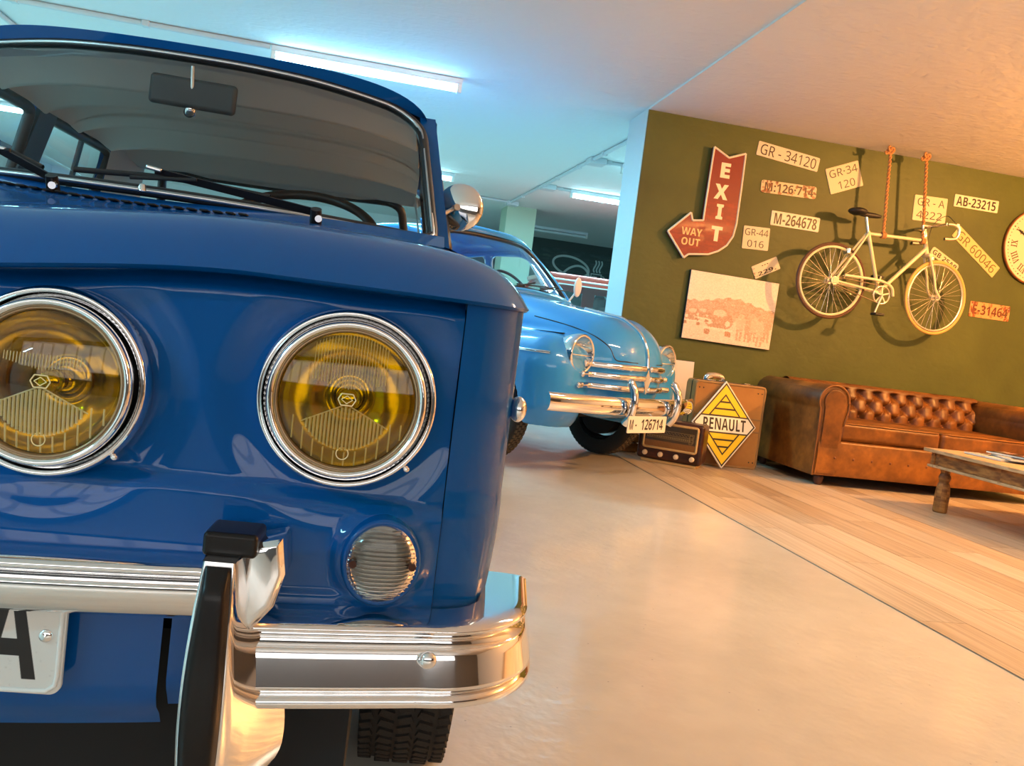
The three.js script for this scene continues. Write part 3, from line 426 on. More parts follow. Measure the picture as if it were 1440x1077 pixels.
// ---------------------------------------------------------------- sky blue rounded saloon (own axes: z forward, x to its left)
const CV = thing('rounded_car', 'sky blue rounded vintage car with chrome whisker grille bars and plate 126714', 'car', [1.62, 0, -4.95], .6435);
{
  const rb = (x, y, z, cx, cy, cz, hx, hy, hz, r) => { const a = Math.max(Math.abs(x - cx) - hx + r, 0), b = Math.max(Math.abs(y - cy) - hy + r, 0), c = Math.max(Math.abs(z - cz) - hz + r, 0); const q = Math.max(Math.abs(x - cx) - hx, Math.abs(y - cy) - hy, Math.abs(z - cz) - hz); return Math.hypot(a, b, c) - r + Math.min(q + r, 0); };
  const smin = (a, b, k) => { const h = clamp(.5 + .5 * (b - a) / k); return lerp(b, a, h) - k * h * (1 - h); };
  const el = (x, y, z, cx, cy, cz, rx, ry, rz) => { const k = Math.hypot((x - cx) / rx, (y - cy) / ry, (z - cz) / rz); return (k - 1) * Math.min(rx, ry, rz); };
  const body = (x, y, z) => {
    x = Math.abs(x);
    const y0 = y + .13 * Math.min(0, z - .05);
    let d = rb(x, y0, z, 0, .62, -.40, .40 - .05 * sstep(-.2, .2, z), .31, .60, .26);
    const f = rb(x, y + .05 * sstep(-.1, -.9, z) * 0, z, .495, .50, -.42, .215, .30, .48, .20);
    d = smin(d, f, .07);
    const main = rb(x, y, z, 0, .62, -1.75, .675, .36, 1.05, .20);
    d = smin(d, main, .10);
    const tail = el(x, y, z, 0, .60, -2.55, .62, .42, .72); d = smin(d, tail, .10);
    const rf = rb(x, y, z, .52, .50, -2.42, .20, .30, .50, .2); d = smin(d, rf, .07);
    const a1 = Math.max(Math.hypot(z + .50, y - .30) - .345, .40 - x), a2 = Math.max(Math.hypot(z + 2.50, y - .30) - .335, .40 - x);
    d = Math.max(d, -a1, -a2, .27 - y);
    return d;
  };
  function mesh(res, lo, hi) {
    const mc = new MarchingCubes(res, M.sky, false, false, 400000), h = res / 2; mc.isolation = 0;
    for (let k = 0; k < res; k++) for (let j = 0; j < res; j++) for (let i = 0; i < res; i++) mc.field[i + j * res + k * res * res] = -body(lerp(lo[0], hi[0], i / res), lerp(lo[1], hi[1], j / res), lerp(lo[2], hi[2], k / res));
    mc.update(); const n = mc.count, P = new Float32Array(n * 3), N = new Float32Array(n * 3), sc = [0, 1, 2].map((k) => hi[k] - lo[k]);
    for (let i = 0; i < n; i++) { const q = [0, 1, 2].map((k) => lo[k] + sc[k] * (mc.positionArray[3 * i + k] + 1) / 2); P.set(q, 3 * i); const e = .004, g = [body(q[0] + e, q[1], q[2]) - body(q[0] - e, q[1], q[2]), body(q[0], q[1] + e, q[2]) - body(q[0], q[1] - e, q[2]), body(q[0], q[1], q[2] + e) - body(q[0], q[1], q[2] - e)], l = Math.hypot(...g) || 1; N.set(g.map((v) => v / l), 3 * i); }
    const g = new THREE.BufferGeometry(); g.setAttribute('position', new THREE.BufferAttribute(P, 3)); g.setAttribute('normal', new THREE.BufferAttribute(N, 3)); return g;
  }
  part('body', [mesh(110, [-.8, .2, -1.3], [.8, 1.2, .35]), mesh(64, [-.8, .2, -3.4], [.8, 1.1, -1.20])], M.sky, CV);
  part('inner_liner', [box(.80, .5, 2.9, 0, .56, -1.6), box(1.2, .3, .9, 0, .55, -1.5)], M.dark, CV);
  const snap = (x, y, from = .6) => { for (let z = from; z > -1.6; z -= .004) if (body(x, y, z) < 0) return z; return -1.6; };
  const snapTop = (x, z) => { for (let y = 1.3; y > .3; y -= .004) if (body(x, y, z) < 0) return y; return .3; };
  // whisker bars, centre strip, emblem
  [[.655, .40], [.595, .44], [.530, .47]].forEach(([y, w]) => { for (const s of [-1, 1]) { const g = [], n = 14; const pts = Array.from({ length: n + 1 }, (_, i) => { const x = s * lerp(.035, w, i / n); return V(x, y - .006 * i / n, snap(x, y) + .010); }); const b = part('grille_bar', [tube(pts, .019, 40, 10), new THREE.SphereGeometry(.019, 10, 8).translate(pts[n].x, pts[n].y, pts[n].z), new THREE.SphereGeometry(.019, 10, 8).translate(pts[0].x, pts[0].y, pts[0].z)], M.chrome, CV); } });
  part('bonnet_strip', tube([...[-.32, -.2, -.1, -.02].map((z) => V(0, snapTop(0, z) + .006, z)), ...[.88, .84, .79, .74, .69, .66].map((y) => V(0, y, snap(0, y) + .008))], .010, 50), M.chrome, CV);
  part('emblem', [extr((() => { const s = new THREE.Shape(); s.moveTo(0, .075); s.lineTo(.032, 0); s.lineTo(0, -.075); s.lineTo(-.032, 0); s.closePath(); return s; })(), .012, .004).translate(0, .578, snap(0, .578) + .004)], M.chrome, CV);
  const hit = (px, py) => { const o = pxIn(CV, px, py, 'z', .9), q = pxIn(CV, px, py, 'z', -1.5), d = q.clone().sub(o); for (let t = 0; t < 1; t += .0008) { const p = o.clone().addScaledVector(d, t); if (body(p.x, p.y, p.z) < .001) return p; } return q; };
  { const line = [[752, 444], [785, 453], [815, 463], [842, 476], [858, 490], [866, 506], [882, 509], [897, 511]].map(([x, y]) => hit(x, y)); for (const s of [1, -1]) part('bonnet_seam', tube(line.map((p) => V(s * p.x, p.y, p.z)), .0035, 80, 6), M.black, CV); }
  // headlamps
  for (const s of [-1, 1]) {
    const g = new THREE.Group(); g.name = 'headlamp'; g.position.set(s * .45, .700, snap(s * .45, .70) + .020); g.scale.set(1.16, 1.2, 1.2); CV.add(g);
    part('chrome_rim', latheZ([[.080, -.10], [.094, -.05], [.098, -.02], [.096, .004], [.088, .010], [.083, .004]], 48), M.chrome, g);
    part('reflector', latheZ([[.083, .0], [.07, -.03], [.045, -.06], [.0001, -.07]], 40), M.chrome, g);
    part('glass', latheZ(Array.from({ length: 9 }, (_, i) => { const r = .083 * i / 8; return [Math.max(r, .0001), .004 + .022 * (1 - (r / .083) ** 2)]; }), 40), M.lens, g);
    part('glass_band', tube([-1, -.5, 0, .5, 1].map((t) => V(t * .078, -.005, .006 + .020 * (1 - t * t))), .003, 16, 6), M.steel, g);
    const z0 = -.95, st = []; for (let i = 0; i <= 14; i++) { const z = lerp(-.02, z0, i / 14); let x = .9; while (x > .2 && body(x, .68, z) > 0) x -= .004; st.push(V(s * (x + .002), .69 - .004 * i / 14, z)); } part('side_strip', tube(st, .009, 40, 8), M.chrome, CV);
  }
  // bumper, guards, plate
  const bz = (x) => .255 - .16 * (Math.abs(x) / .75) ** 2.4;
  const bum = part('bumper', grid(60, 12, (a, b) => { const x = lerp(-.76, .76, a), t = b * Math.PI; return [x, .430 + .052 * Math.cos(t), bz(x) + .026 * Math.sin(t)]; }), M.chrome, CV);
  for (const s of [-1, 1]) { part('bumper_guard', [tube([[s * .235, .57, bz(.235) + .02], [s * .237, .52, bz(.235) + .050], [s * .239, .44, bz(.235) + .058], [s * .239, .37, bz(.235) + .040], [s * .239, .33, bz(.235) + .01]], .024, 30, 12), new THREE.SphereGeometry(.024, 12, 8).translate(s * .235, .57, bz(.235) + .02)], M.chrome, bum); part('guard_stay', rod([s * .235, .43, bz(.235)], [s * .235, .43, .02], .012), M.steel, bum); }
  const pt = canvasTex(512, 128, (x, w, h) => { x.fillStyle = '#e6dccb'; x.fillRect(0, 0, w, h); x.fillStyle = '#1a1512'; x.font = 'bold 104px sans-serif'; x.save(); x.translate(14, 102); x.scale(.62, 1); x.fillText('M', 0, 0); x.fillText('-', 128, -4); x.restore(); x.save(); x.translate(168, 104); x.scale(.88, 1.08); x.fillText('126714', 0, 0, 376); x.restore(); });
  const pg = extr(roundRect(.40, .098, .008), .004, .001); uvXY(pg, -.2, -.049, .40, .098);
  part('number_plate', pg.translate(-.10, .338, .318), std({ map: pt, roughness: .5 }), CV).userData.label = 'white plate reading M - 126714';
  part('plate_bracket', [rod([-.2, .345, .318], [-.2, .42, .23], .008), rod([.0, .345, .318], [.0, .42, .23], .008)], M.steel, CV);
  // windscreen and cabin
  const WS = (a, b) => { const x = a * lerp(.585, .500, b), c = a * a; return [x, lerp(1.075 - .03 * c, 1.415 - .035 * c * c, b), lerp(-.83 - .13 * c, -1.20 - .10 * c, b) + .02 * Math.sin(Math.PI * b)]; };
  const o = rrOutline(-1, 1, 0, 1, [.08, .08, .30, .30], 7); part('windscreen', pane(o, WS, 8), M.glass, CV); part('windscreen_seal', loop(o, WS, .016), M.seal, CV);
  part('windscreen_frame', loop(rrOutline(-1.09, 1.09, -.08, 1.09, [.08, .08, .34, .34], 7), (a, b) => { const p = WS(a, b); return [p[0], p[1], p[2] - .012]; }, .034), M.sky, CV);
  part('roof', grid(48, 40, (a, b) => { const q = (a * 2 - 1) * Math.PI / 2, hw = .555 - .10 * b * b, x = hw * Math.sin(q), z = lerp(-1.19 - .11 * (x / hw) ** 2, -2.62, b), yc = 1.43 + .055 * Math.sin(Math.PI * Math.min(1, b * 1.15)) - .52 * Math.pow(Math.max(0, b - .55) / .45, 2.0); return [x, lerp(1.36 - .40 * Math.max(0, b - .55) / .45, yc, Math.pow(Math.cos(q), .8)), z]; }), M.sky, CV);
  for (const s of [-1, 1]) {
    part('side_rail', tube([[s * .60, 1.04, -1.00], [s * .555, 1.30, -1.24], [s * .55, 1.375, -1.40], [s * .56, 1.38, -1.8], [s * .53, 1.30, -2.25], [s * .52, 1.0, -2.62]], .030, 50, 10), M.sky, CV);
    part('door_pillar', tube([[s * .64, .96, -1.78], [s * .565, 1.37, -1.80]], .028, 8, 8), M.sky, CV);
    const S = (z, b) => [s * lerp(.645, .56, b), lerp(.985, 1.365, b), z];
    for (const [z0, z1] of [[-1.76, -1.10], [-2.40, -1.83]]) { const q = rrOutline(z0, z1, 0, 1, .12); const f = (z, b) => S(z1 > -1.5 ? z - .28 * b * (z - z0) / (z1 - z0) : z + .18 * b * (z1 - z) / (z1 - z0), b); part('side_window', pane(q, f, 4), M.glass, CV); part('window_seal', loop(q, f, .010), M.chrome, CV); }
    const m = part('door_mirror', [new THREE.SphereGeometry(.055, 20, 14).scale(.75, 1.35, .35).translate(s * .665, 1.165, -.93), rod([s * .62, 1.03, -.98], [s * .66, 1.13, -.935], .007)], s > 0 ? M.white : M.chrome, CV);
    part('wiper', [rod([s * .12, 1.085, -.82], [s * .12 + .22, 1.13, -.86], .006), rod([s * .12 + .02, 1.10, -.84], [s * .12 + .40, 1.12, -.89], .005)], M.black, CV);
    for (const z of [-.50, -2.50]) {
      const w = new THREE.Group(); w.name = 'wheel'; w.position.set(s * .60, .30, z); CV.add(w);
      part('tyre', lathe([[.20, -.05], [.25, -.066], [.285, -.064], [.298, -.05], [.300, -.02], [.300, .02], [.298, .05], [.285, .064], [.25, .066], [.20, .05]], 64).rotateZ(Math.PI / 2), M.tyre, w);
      part('tread_blocks', Array.from({ length: 60 }, (_, i) => { const a = i / 60 * Math.PI * 2; return [-.036, -.012, .012, .036].map((x, k) => box(.018, .008, .020).translate(x, .300, 0).rotateX(a + (k % 2) * .05)); }).flat(), std({ color: rgb(.10, .075, .05), roughness: .9 }), w).userData.kind = 'stuff';
      part('rim', [lathe([[.205, -.045], [.19, -.03], [.185, .02], [.17, .03], [.08, .015], [.0001, .02]], 40).rotateZ(-s * Math.PI / 2)], M.steel, w);
      part('brake_drum', rod([-s * .06, 0, 0], [0, 0, 0], .16, .16, 32), M.dark, w);
      part('hub_cap', lathe([[.09, .02], [.085, .04], [.05, .055], [.0001, .06]], 32).rotateZ(-s * Math.PI / 2), M.chrome, w);
    }
  }
  part('axle', [rod([-.55, .30, -.50], [.55, .30, -.50], .03), rod([-.55, .30, -2.5], [.55, .30, -2.5], .04)], M.dark, CV);
  part('cabin_seats', [rbox(1.0, .16, .5, 0, .50, -1.55, .05), rbox(.46, .48, .12, -.26, .76, -1.82, .05), rbox(.46, .48, .12, .26, .76, -1.82, .05)], M.seat, CV);
  part('steering_wheel', new THREE.TorusGeometry(.20, .011, 8, 40).rotateX(-.7).translate(.27, 1.06, -1.22), M.plastic, CV);
}
// ---------------------------------------------------------------- red hatchback in the far room, side on
{
  const RC = thing('hatchback_car', 'red boxy hatchback parked before the dark chalkboard wall', 'car', [2.85, 0, -10.6], 0);
  const sh = (pts) => { const s = new THREE.Shape(); pts.forEach(([x, y], i) => i ? s.lineTo(x, y) : s.moveTo(x, y)); s.closePath(); return s; };
  const low = sh([[-1.75, .28], [-1.78, .55], [-1.70, .80], [-1.0, .92], [-.85, .95], [1.62, .97], [1.72, .7], [1.72, .28], [1.42, .28], [1.38, .45], [1.2, .58], [1.0, .58], [.82, .45], [.78, .28], [-.88, .28], [-.92, .45], [-1.08, .58], [-1.26, .58], [-1.42, .45], [-1.46, .28]]);
  part('lower_body', extr(low, 1.44, .03, 3).translate(0, 0, -.72), M.red, RC);
  for (const s of [-1, 1]) {
    const fr = sh([[-.95, .94], [-.58, 1.50], [1.30, 1.50], [1.62, .94]]);
    fr.holes.push(sh([[-.80, .98], [-.50, 1.42], [.18, 1.42], [.18, .98]]), sh([[.34, .98], [.34, 1.42], [1.22, 1.42], [1.45, .98]]));
    part('window_frame', extr(fr, .03, .005).translate(0, 0, s * .66 - .015), M.red, RC);
    part('side_glass', [box(.98, .46, .004, -.3, 1.2, s * .655), box(1.1, .46, .004, .88, 1.2, s * .655)], M.glass, RC);
    part('roof_gutter', [rod([-.60, 1.478, s * .685], [1.32, 1.478, s * .685], .010)], M.white, RC);
    part('window_trim', [rod([-.50, 1.425, s * .688], [.18, 1.425, s * .688], .008), rod([.18, 1.425, s * .688], [.20, .98, s * .688], .008), rod([-.50, 1.425, s * .688], [-.80, .98, s * .688], .008)], M.white, RC);
    part('seat_back', [rbox(.16, .62, .50, .28, .92, s * .30, .06), rbox(.12, .18, .26, .33, 1.28, s * .30, .05)], std({ color: rgb(.20, .21, .20), roughness: .7 }), RC);
    for (const x of [-1.17, 1.1]) { const w = part('wheel', lathe([[.18, -.06], [.27, -.07], [.295, -.04], [.295, .04], [.27, .07], [.18, .06]], 40).rotateX(Math.PI / 2).translate(x, .295, s * .66), M.tyre, RC); part('hub_cap', latheZ([[.18, .02], [.14, .05], [.0001, .06]], 28).rotateY(s < 0 ? Math.PI : 0).translate(x, .295, s * .66), M.steel, w); }
  }
  part('roof', rbox(1.98, .06, 1.36, .36, 1.525, 0, .028), M.red, RC);
  part('windscreen', bar([-.92, .97, 0], [-.56, 1.49, 0], [0, 0, .64], [.002, 0, 0]), M.glass, RC);
  part('tailgate_glass', bar([1.60, .99, 0], [1.31, 1.49, 0], [0, 0, .62], [.002, 0, 0]), M.glass, RC);
}
// ---------------------------------------------------------------- things on the olive wall
const WF = WALL + .005;                            // face of the wall
function quad(px) { const q = px.map(([x, y]) => pxOn(x, y, 'z', WF)); const c = q.reduce((m, p) => m.add(p.clone().multiplyScalar(.25)), V(0, 0, 0)); const w = (q[1].distanceTo(q[0]) + q[2].distanceTo(q[3])) / 2, h = (q[3].distanceTo(q[0]) + q[2].distanceTo(q[1])) / 2; const e = q[1].clone().sub(q[0]).add(q[2].clone().sub(q[3])); return { c, w, h, a: Math.atan2(e.y, e.x) }; }
const wornPlate = (bg, lines, opt = {}) => canvasTex(512, opt.h ?? 128, (x, w, h) => {
  x.fillStyle = bg; x.fillRect(0, 0, w, h);
  for (let i = 0; i < 260; i++) { x.fillStyle = `rgba(110,80,50,${rnd() * .10})`; x.fillRect(rnd() * w, rnd() * h, 2 + rnd() * 10, 1 + rnd() * 5); }
  x.fillStyle = opt.ink ?? '#221611'; const n = lines.length, fs = h / n * (opt.fs ?? .82); x.font = (opt.bold === false ? '' : 'bold ') + fs + 'px sans-serif';
  lines.forEach((t, i) => { const m = x.measureText(t).width, tw = w * (opt.tw?.[i] ?? .90), k = tw / m; x.save(); x.translate((w - tw) / 2 + (opt.dx?.[i] ?? 0) * w, h / n * (i + .5) + fs * .36); x.scale(k, 1); x.fillText(t, 0, 0); x.restore(); });
  if (opt.rust) for (let i = 0; i < opt.rust; i++) { const r = 3 + rnd() * 15; x.fillStyle = `rgba(${90 + rnd() * 50},${40 + rnd() * 25},${18 + rnd() * 15},${.25 + rnd() * .55})`; const ex = rnd() < .7; x.beginPath(); x.ellipse(ex ? (rnd() < .5 ? rnd() * 90 : w - rnd() * 120) : rnd() * w, rnd() * h, r * 1.3, r * .8, rnd() * 3, 0, 7); x.fill(); }
});
function wallPlate(px, tex, label, r = .008) {
  const q = quad(px), g = extr(roundRect(q.w, q.h, r), .004, .0015, 2, 5); uvXY(g, -q.w / 2, -q.h / 2, q.w, q.h);
  const t = thing('licence_plate', label, 'licence plate', [q.c.x, q.c.y, WF + .001], 0, 'old number plates on the olive wall'); t.rotation.z = q.a;
  part('sheet', g, std({ map: tex, roughness: .45 }), t);
  for (const s of [-1, 1]) part('nail', latheZ([[.0001, .003], [.004, .002], [.0045, 0]], 8).translate(s * q.w * .46, q.h * .3, .006), M.steel, t);
}
wallPlate([[1066.6, 197.9], [1152.4, 222.5], [1149.3, 242.7], [1063.5, 217.4]], wornPlate('#d6cdba', ['GR - 34120'], { bold: false, fs: 1.0, tw: [.92] }), 'long pale number plate GR - 34120 slanting down under the ceiling', .01);
wallPlate([[1070.4, 252.5], [1148, 262.9], [1146.8, 280.9], [1069.1, 269.8]], wornPlate('#cbbd9f', ['M:126·714'], { rust: 60, fs: .95, ink: '#3a1c12' }), 'rust-stained number plate M 126 714 with rounded ends', .02);
wallPlate([[1084.6, 295.7], [1152.4, 306.7], [1150.9, 327.2], [1083, 315.9]], wornPlate('#ddd6c6', ['M-264678'], { fs: 1.05 }), 'clean white number plate reading M-264678');
wallPlate([[1045.8, 317.1], [1082.1, 320.9], [1079.9, 353.4], [1042.6, 348.7]], wornPlate('#d2c8b0', ['GR-44', '016'], { h: 448, bold: false, tw: [.92, .66] }), 'square two-line plate GR-44 016 beside the exit sign');
wallPlate([[1056.2, 374.6], [1091.9, 360.7], [1096.6, 377.7], [1061.6, 392.9]], wornPlate('#d8ccb2', ['···', '229.'], { h: 256, tw: [.3, .74], rust: 10 }), 'small tilted plate reading 229 above the sepia picture');
wallPlate([[1160.1, 237.9], [1206.5, 225.5], [1213, 261.1], [1167.8, 273.9]], wornPlate('#d2c6ac', ['GR·34', '120'], { h: 400, bold: false, tw: [.88, .55], dx: [0, .02] }), 'square plate GR-34 120 tilted up to the right');
wallPlate([[1286.1, 272.7], [1331.8, 280.4], [1328.6, 314.6], [1282.2, 309.8]], wornPlate('#d2c8ac', ['GR - A', '4222'], { h: 384, bold: false, tw: [.84, .80] }), 'square plate GR-A 4222 behind the hanging rope');
wallPlate([[1342.5, 272.7], [1404, 283.1], [1402, 300.3], [1340.4, 289.9]], wornPlate('#dad2be', ['AB-23215'], { fs: 1.02 }), 'white number plate reading AB-23215');
wallPlate([[1349.1, 317.5], [1406.1, 376.7], [1393.6, 390.9], [1338.4, 330.9]], wornPlate('#c4b880', ['GR 60046'], { bold: false, fs: .95, ink: '#5a4a1c' }), 'yellowed plate GR 60046 hung steeply on the slant');
wallPlate([[1311.3, 345.5], [1348, 373], [1343, 384.5], [1307.8, 356.8]], wornPlate('#d0c6a8', ['GB 25A9'], { h: 160, fs: .8 }), 'small plate GB 25 partly behind the bicycle front wheel', .02);
wallPlate([[1364.8, 423], [1419.8, 431], [1417.7, 452.7], [1361, 444.4]], wornPlate('#cf9a66', ['E-31464'], { rust: 90, ink: '#5a2410' }), 'orange rusted plate E-31464 under the clock');
{ // arrow sign
  const pts = [[1005, 206.4], [1025.3, 221.8], [1048.9, 216.2], [1043, 262], [1035.7, 314.6], [1031, 332], [1022, 345], [1010, 353], [996, 357.5], [968, 357.2], [961.5, 362], [939.4, 324.7], [972, 298.8], [974, 309.9], [989, 309.9], [996, 264]].map(([x, y]) => pxOn(x, y, 'z', WF + .05));
  const x0 = Math.min(...pts.map((p) => p.x)), x1 = Math.max(...pts.map((p) => p.x)), y0 = Math.min(...pts.map((p) => p.y)), y1 = Math.max(...pts.map((p) => p.y)), w = x1 - x0, h = y1 - y0;
  const sgn = thing('exit_sign', 'red metal arrow sign reading EXIT and WAY OUT', 'sign', [(x0 + x1) / 2, (y0 + y1) / 2, WF + .001]);
  const s = new THREE.Shape(pts.map((p) => new THREE.Vector2(p.x - (x0 + x1) / 2, p.y - (y0 + y1) / 2)));
  const H = 1024, W = Math.round(H * w / h), tex = canvasTex(W, H, (x) => {
    x.fillStyle = '#7d1315'; x.fillRect(0, 0, W, H); for (let i = 0; i < 900; i++) { const yy = rnd() * H; x.fillStyle = yy > H * .45 ? `rgba(196,70,22,${rnd() * .16})` : `rgba(120,8,14,${rnd() * .14})`; x.fillRect(rnd() * W, yy, 20 + rnd() * 60, 6 + rnd() * 26); }
    for (let i = 0; i < 80; i++) { x.fillStyle = `rgba(60,20,12,${rnd() * .5})`; x.fillRect(rnd() * W, rnd() * H, 2 + rnd() * 6, 2 + rnd() * 6); }
    const at = (px, py) => { const p = pxOn(px, py, 'z', WF + .05); return [(p.x - x0) / w * W, (y1 - p.y) / h * H]; };
    x.fillStyle = '#f3e6c9'; x.textAlign = 'center'; x.textBaseline = 'middle';
    [['E', 1020, 240, 1.12], ['X', 1014.5, 270, 1.06], ['I', 1012, 298, 1.0], ['T', 1007.5, 329, 1.08]].forEach(([t, px, py, k]) => { const [a, b] = at(px, py); x.save(); x.translate(a, b); x.scale(k, 1); x.font = 'bold 178px sans-serif'; x.fillText(t, 0, 0); x.lineWidth = 9; x.strokeStyle = '#f3e6c9'; x.strokeText(t, 0, 0); x.restore(); });
    x.fillStyle = '#eac48a'; x.font = 'bold 92px sans-serif'; for (const [t, px, py] of [['WAY', 973, 326], ['OUT', 971, 340]]) { const [a, b] = at(px, py); x.fillText(t, a, b); }
  });
  const g = extr(s, .045, .003, 1); uvXY(g, -w / 2, -h / 2, w, h); part('panel', g, phys({ map: tex, roughness: .4, clearcoat: .3 }), sgn);
  const l = s.getPoints(); const rim = l.map((p, i) => { const q = l[(i + 1) % l.length]; return rod([p.x, p.y, .047], [q.x, q.y, .047], .0085, .0085, 8); }); part('rim', rim, std({ color: rgb(.80, .70, .55), roughness: .5 }), sgn);
}
{ // sepia photograph on canvas
  const q = quad([[968.8, 378.4], [1093.1, 398.9], [1079.2, 492.3], [956.2, 475]]);
  const tex = canvasTex(1024, 768, (x, w, h) => {
    x.fillStyle = '#f0e2d0'; x.fillRect(0, 0, w, h);
    const inEl = (px, py, cx, cy, rx, ry) => ((px - cx) / rx) ** 2 + ((py - cy) / ry) ** 2 < 1;
    const tone = (px, py) => {                 // 0 dark, 1 pale
      const trees = h * (.38 + .05 * Math.sin(px * .007 + 1) + .012 * Math.sin(px * .05)); let t = py < trees ? .97 : py < h * .66 ? .70 : .86;
      if (py > trees && py < h * .60) t -= .22 * fbm(px / w, py / h, 24, 3);
      for (const [cx, cy, s] of [[395, 520, 1], [90, 500, .62], [200, 470, .5]]) { if (inEl(px, py, cx, cy, 165 * s, 110 * s)) t = .48; if (inEl(px, py, cx, cy - 90 * s, 105 * s, 70 * s)) t = .55; if (inEl(px, py, cx, cy - 85 * s, 78 * s, 38 * s)) t = .82; if (Math.abs(py - cy - 96 * s) < 14 * s && Math.abs(px - cx) < 175 * s) t = .95; for (const k of [-1, 1]) if (inEl(px, py, cx + k * 105 * s, cy + 25 * s, 30 * s, 30 * s)) t = .93; if (py > cy + 110 * s && py < cy + 165 * s && Math.abs(Math.abs(px - cx) - 120 * s) < 32 * s) t = .35; }
      for (const [cx, cy, s] of [[640, 380, 1.1], [735, 430, .95], [800, 400, 1], [880, 430, 1.05], [955, 390, 1]]) { if (inEl(px, py, cx, cy, 22 * s, 27 * s)) t = .62; if (inEl(px, py, cx + 6, cy + 120 * s, 46 * s, 95 * s)) t = cx % 2 ? .58 : .72; if (py > cy + 190 * s && py < cy + 300 * s && Math.abs(Math.abs(px - cx - 4) - 20 * s) < 13 * s) t = .55; }
      return t;
    };
    for (let i = 0; i < 26000; i++) { const px = rnd() * w, py = rnd() * h, t = clamp(tone(px, py) + (rnd() - .5) * .22), c = tint(t, [150, 84, 48], [248, 236, 220]); x.fillStyle = `rgba(${c.map((v) => Math.round(v)).join(',')},.55)`; const r = 3 + rnd() * 6; x.fillRect(px - r, py - r, 2 * r, 2 * r * .8); }
  });
  const t = thing('canvas_print', 'faded sepia photograph of an old car and people, on canvas', 'picture', [q.c.x, q.c.y, WF + .001]); t.rotation.z = q.a;
  part('stretcher', rbox(q.w, q.h, .03, 0, 0, .015, .004), M.black, t);
  const g = rbox(q.w - .006, q.h - .006, .006, 0, 0, .031, .002); uvXY(g, -q.w / 2, -q.h / 2, q.w, q.h); part('print', g, std({ map: tex, roughness: .7 }), t);
}
{ // clock
  const a = pxOn(1408.5, 350, 'z', WF), b = pxOn(1440, 298.5, 'z', WF), c = pxOn(1440, 399.5, 'z', WF); // three points of the rim
  const A = [[2 * (b.x - a.x), 2 * (b.y - a.y), b.x ** 2 - a.x ** 2 + b.y ** 2 - a.y ** 2], [2 * (c.x - a.x), 2 * (c.y - a.y), c.x ** 2 - a.x ** 2 + c.y ** 2 - a.y ** 2]], D = A[0][0] * A[1][1] - A[0][1] * A[1][0], cx = (A[0][2] * A[1][1] - A[0][1] * A[1][2]) / D, cy = (A[0][0] * A[1][2] - A[0][2] * A[1][0]) / D, R = Math.hypot(a.x - cx, a.y - cy);
  const tex = canvasTex(1024, 1024, (x) => { x.fillStyle = '#d8cbb4'; x.fillRect(0, 0, 1024, 1024); x.fillStyle = '#4a2414'; x.strokeStyle = '#4a2414'; x.translate(512, 512); for (let i = 0; i < 60; i++) { x.save(); x.rotate(i * Math.PI / 30); x.beginPath(); x.arc(0, -452, i % 5 ? 7 : 11, 0, 7); x.fill(); x.restore(); } x.font = 'bold 118px serif'; x.textAlign = 'center'; x.textBaseline = 'middle'; ['XII', 'I', 'II', 'III', 'IIII', 'V', 'VI', 'VII', 'VIII', 'IX', 'X', 'XI'].forEach((t, i) => { x.save(); x.rotate(i * Math.PI / 6); x.translate(0, -360); x.scale(.72, 1.15); x.fillText(t, 0, 0); x.restore(); }); });
  const t = thing('wall_clock', 'large round cream wall clock with Roman numerals', 'clock', [cx, cy, WF + .001]); t.rotation.z = -.02;
  part('case', latheZ([[.0001, 0], [R, 0], [R, .022], [R - .006, .030], [R - .012, .026]], 72), std({ color: rgb(.24, .09, .03), roughness: .4 }), t);
  const f = new THREE.CylinderGeometry(R - .010, R - .010, .006, 72).rotateX(Math.PI / 2).translate(0, 0, .023); uvXY(f, -R, -R, 2 * R, 2 * R); part('dial', f, std({ map: tex, roughness: .6 }), t);
  part('hour_hand', bar([0, 0, .030], [-R * .62, R * .36, .030], [.004, .007, 0], [0, 0, .0015]), M.black, t); part('minute_hand', bar([0, 0, .033], [R * .8, R * .1, .033], [0, .006, 0], [0, 0, .0015]), M.black, t);
}
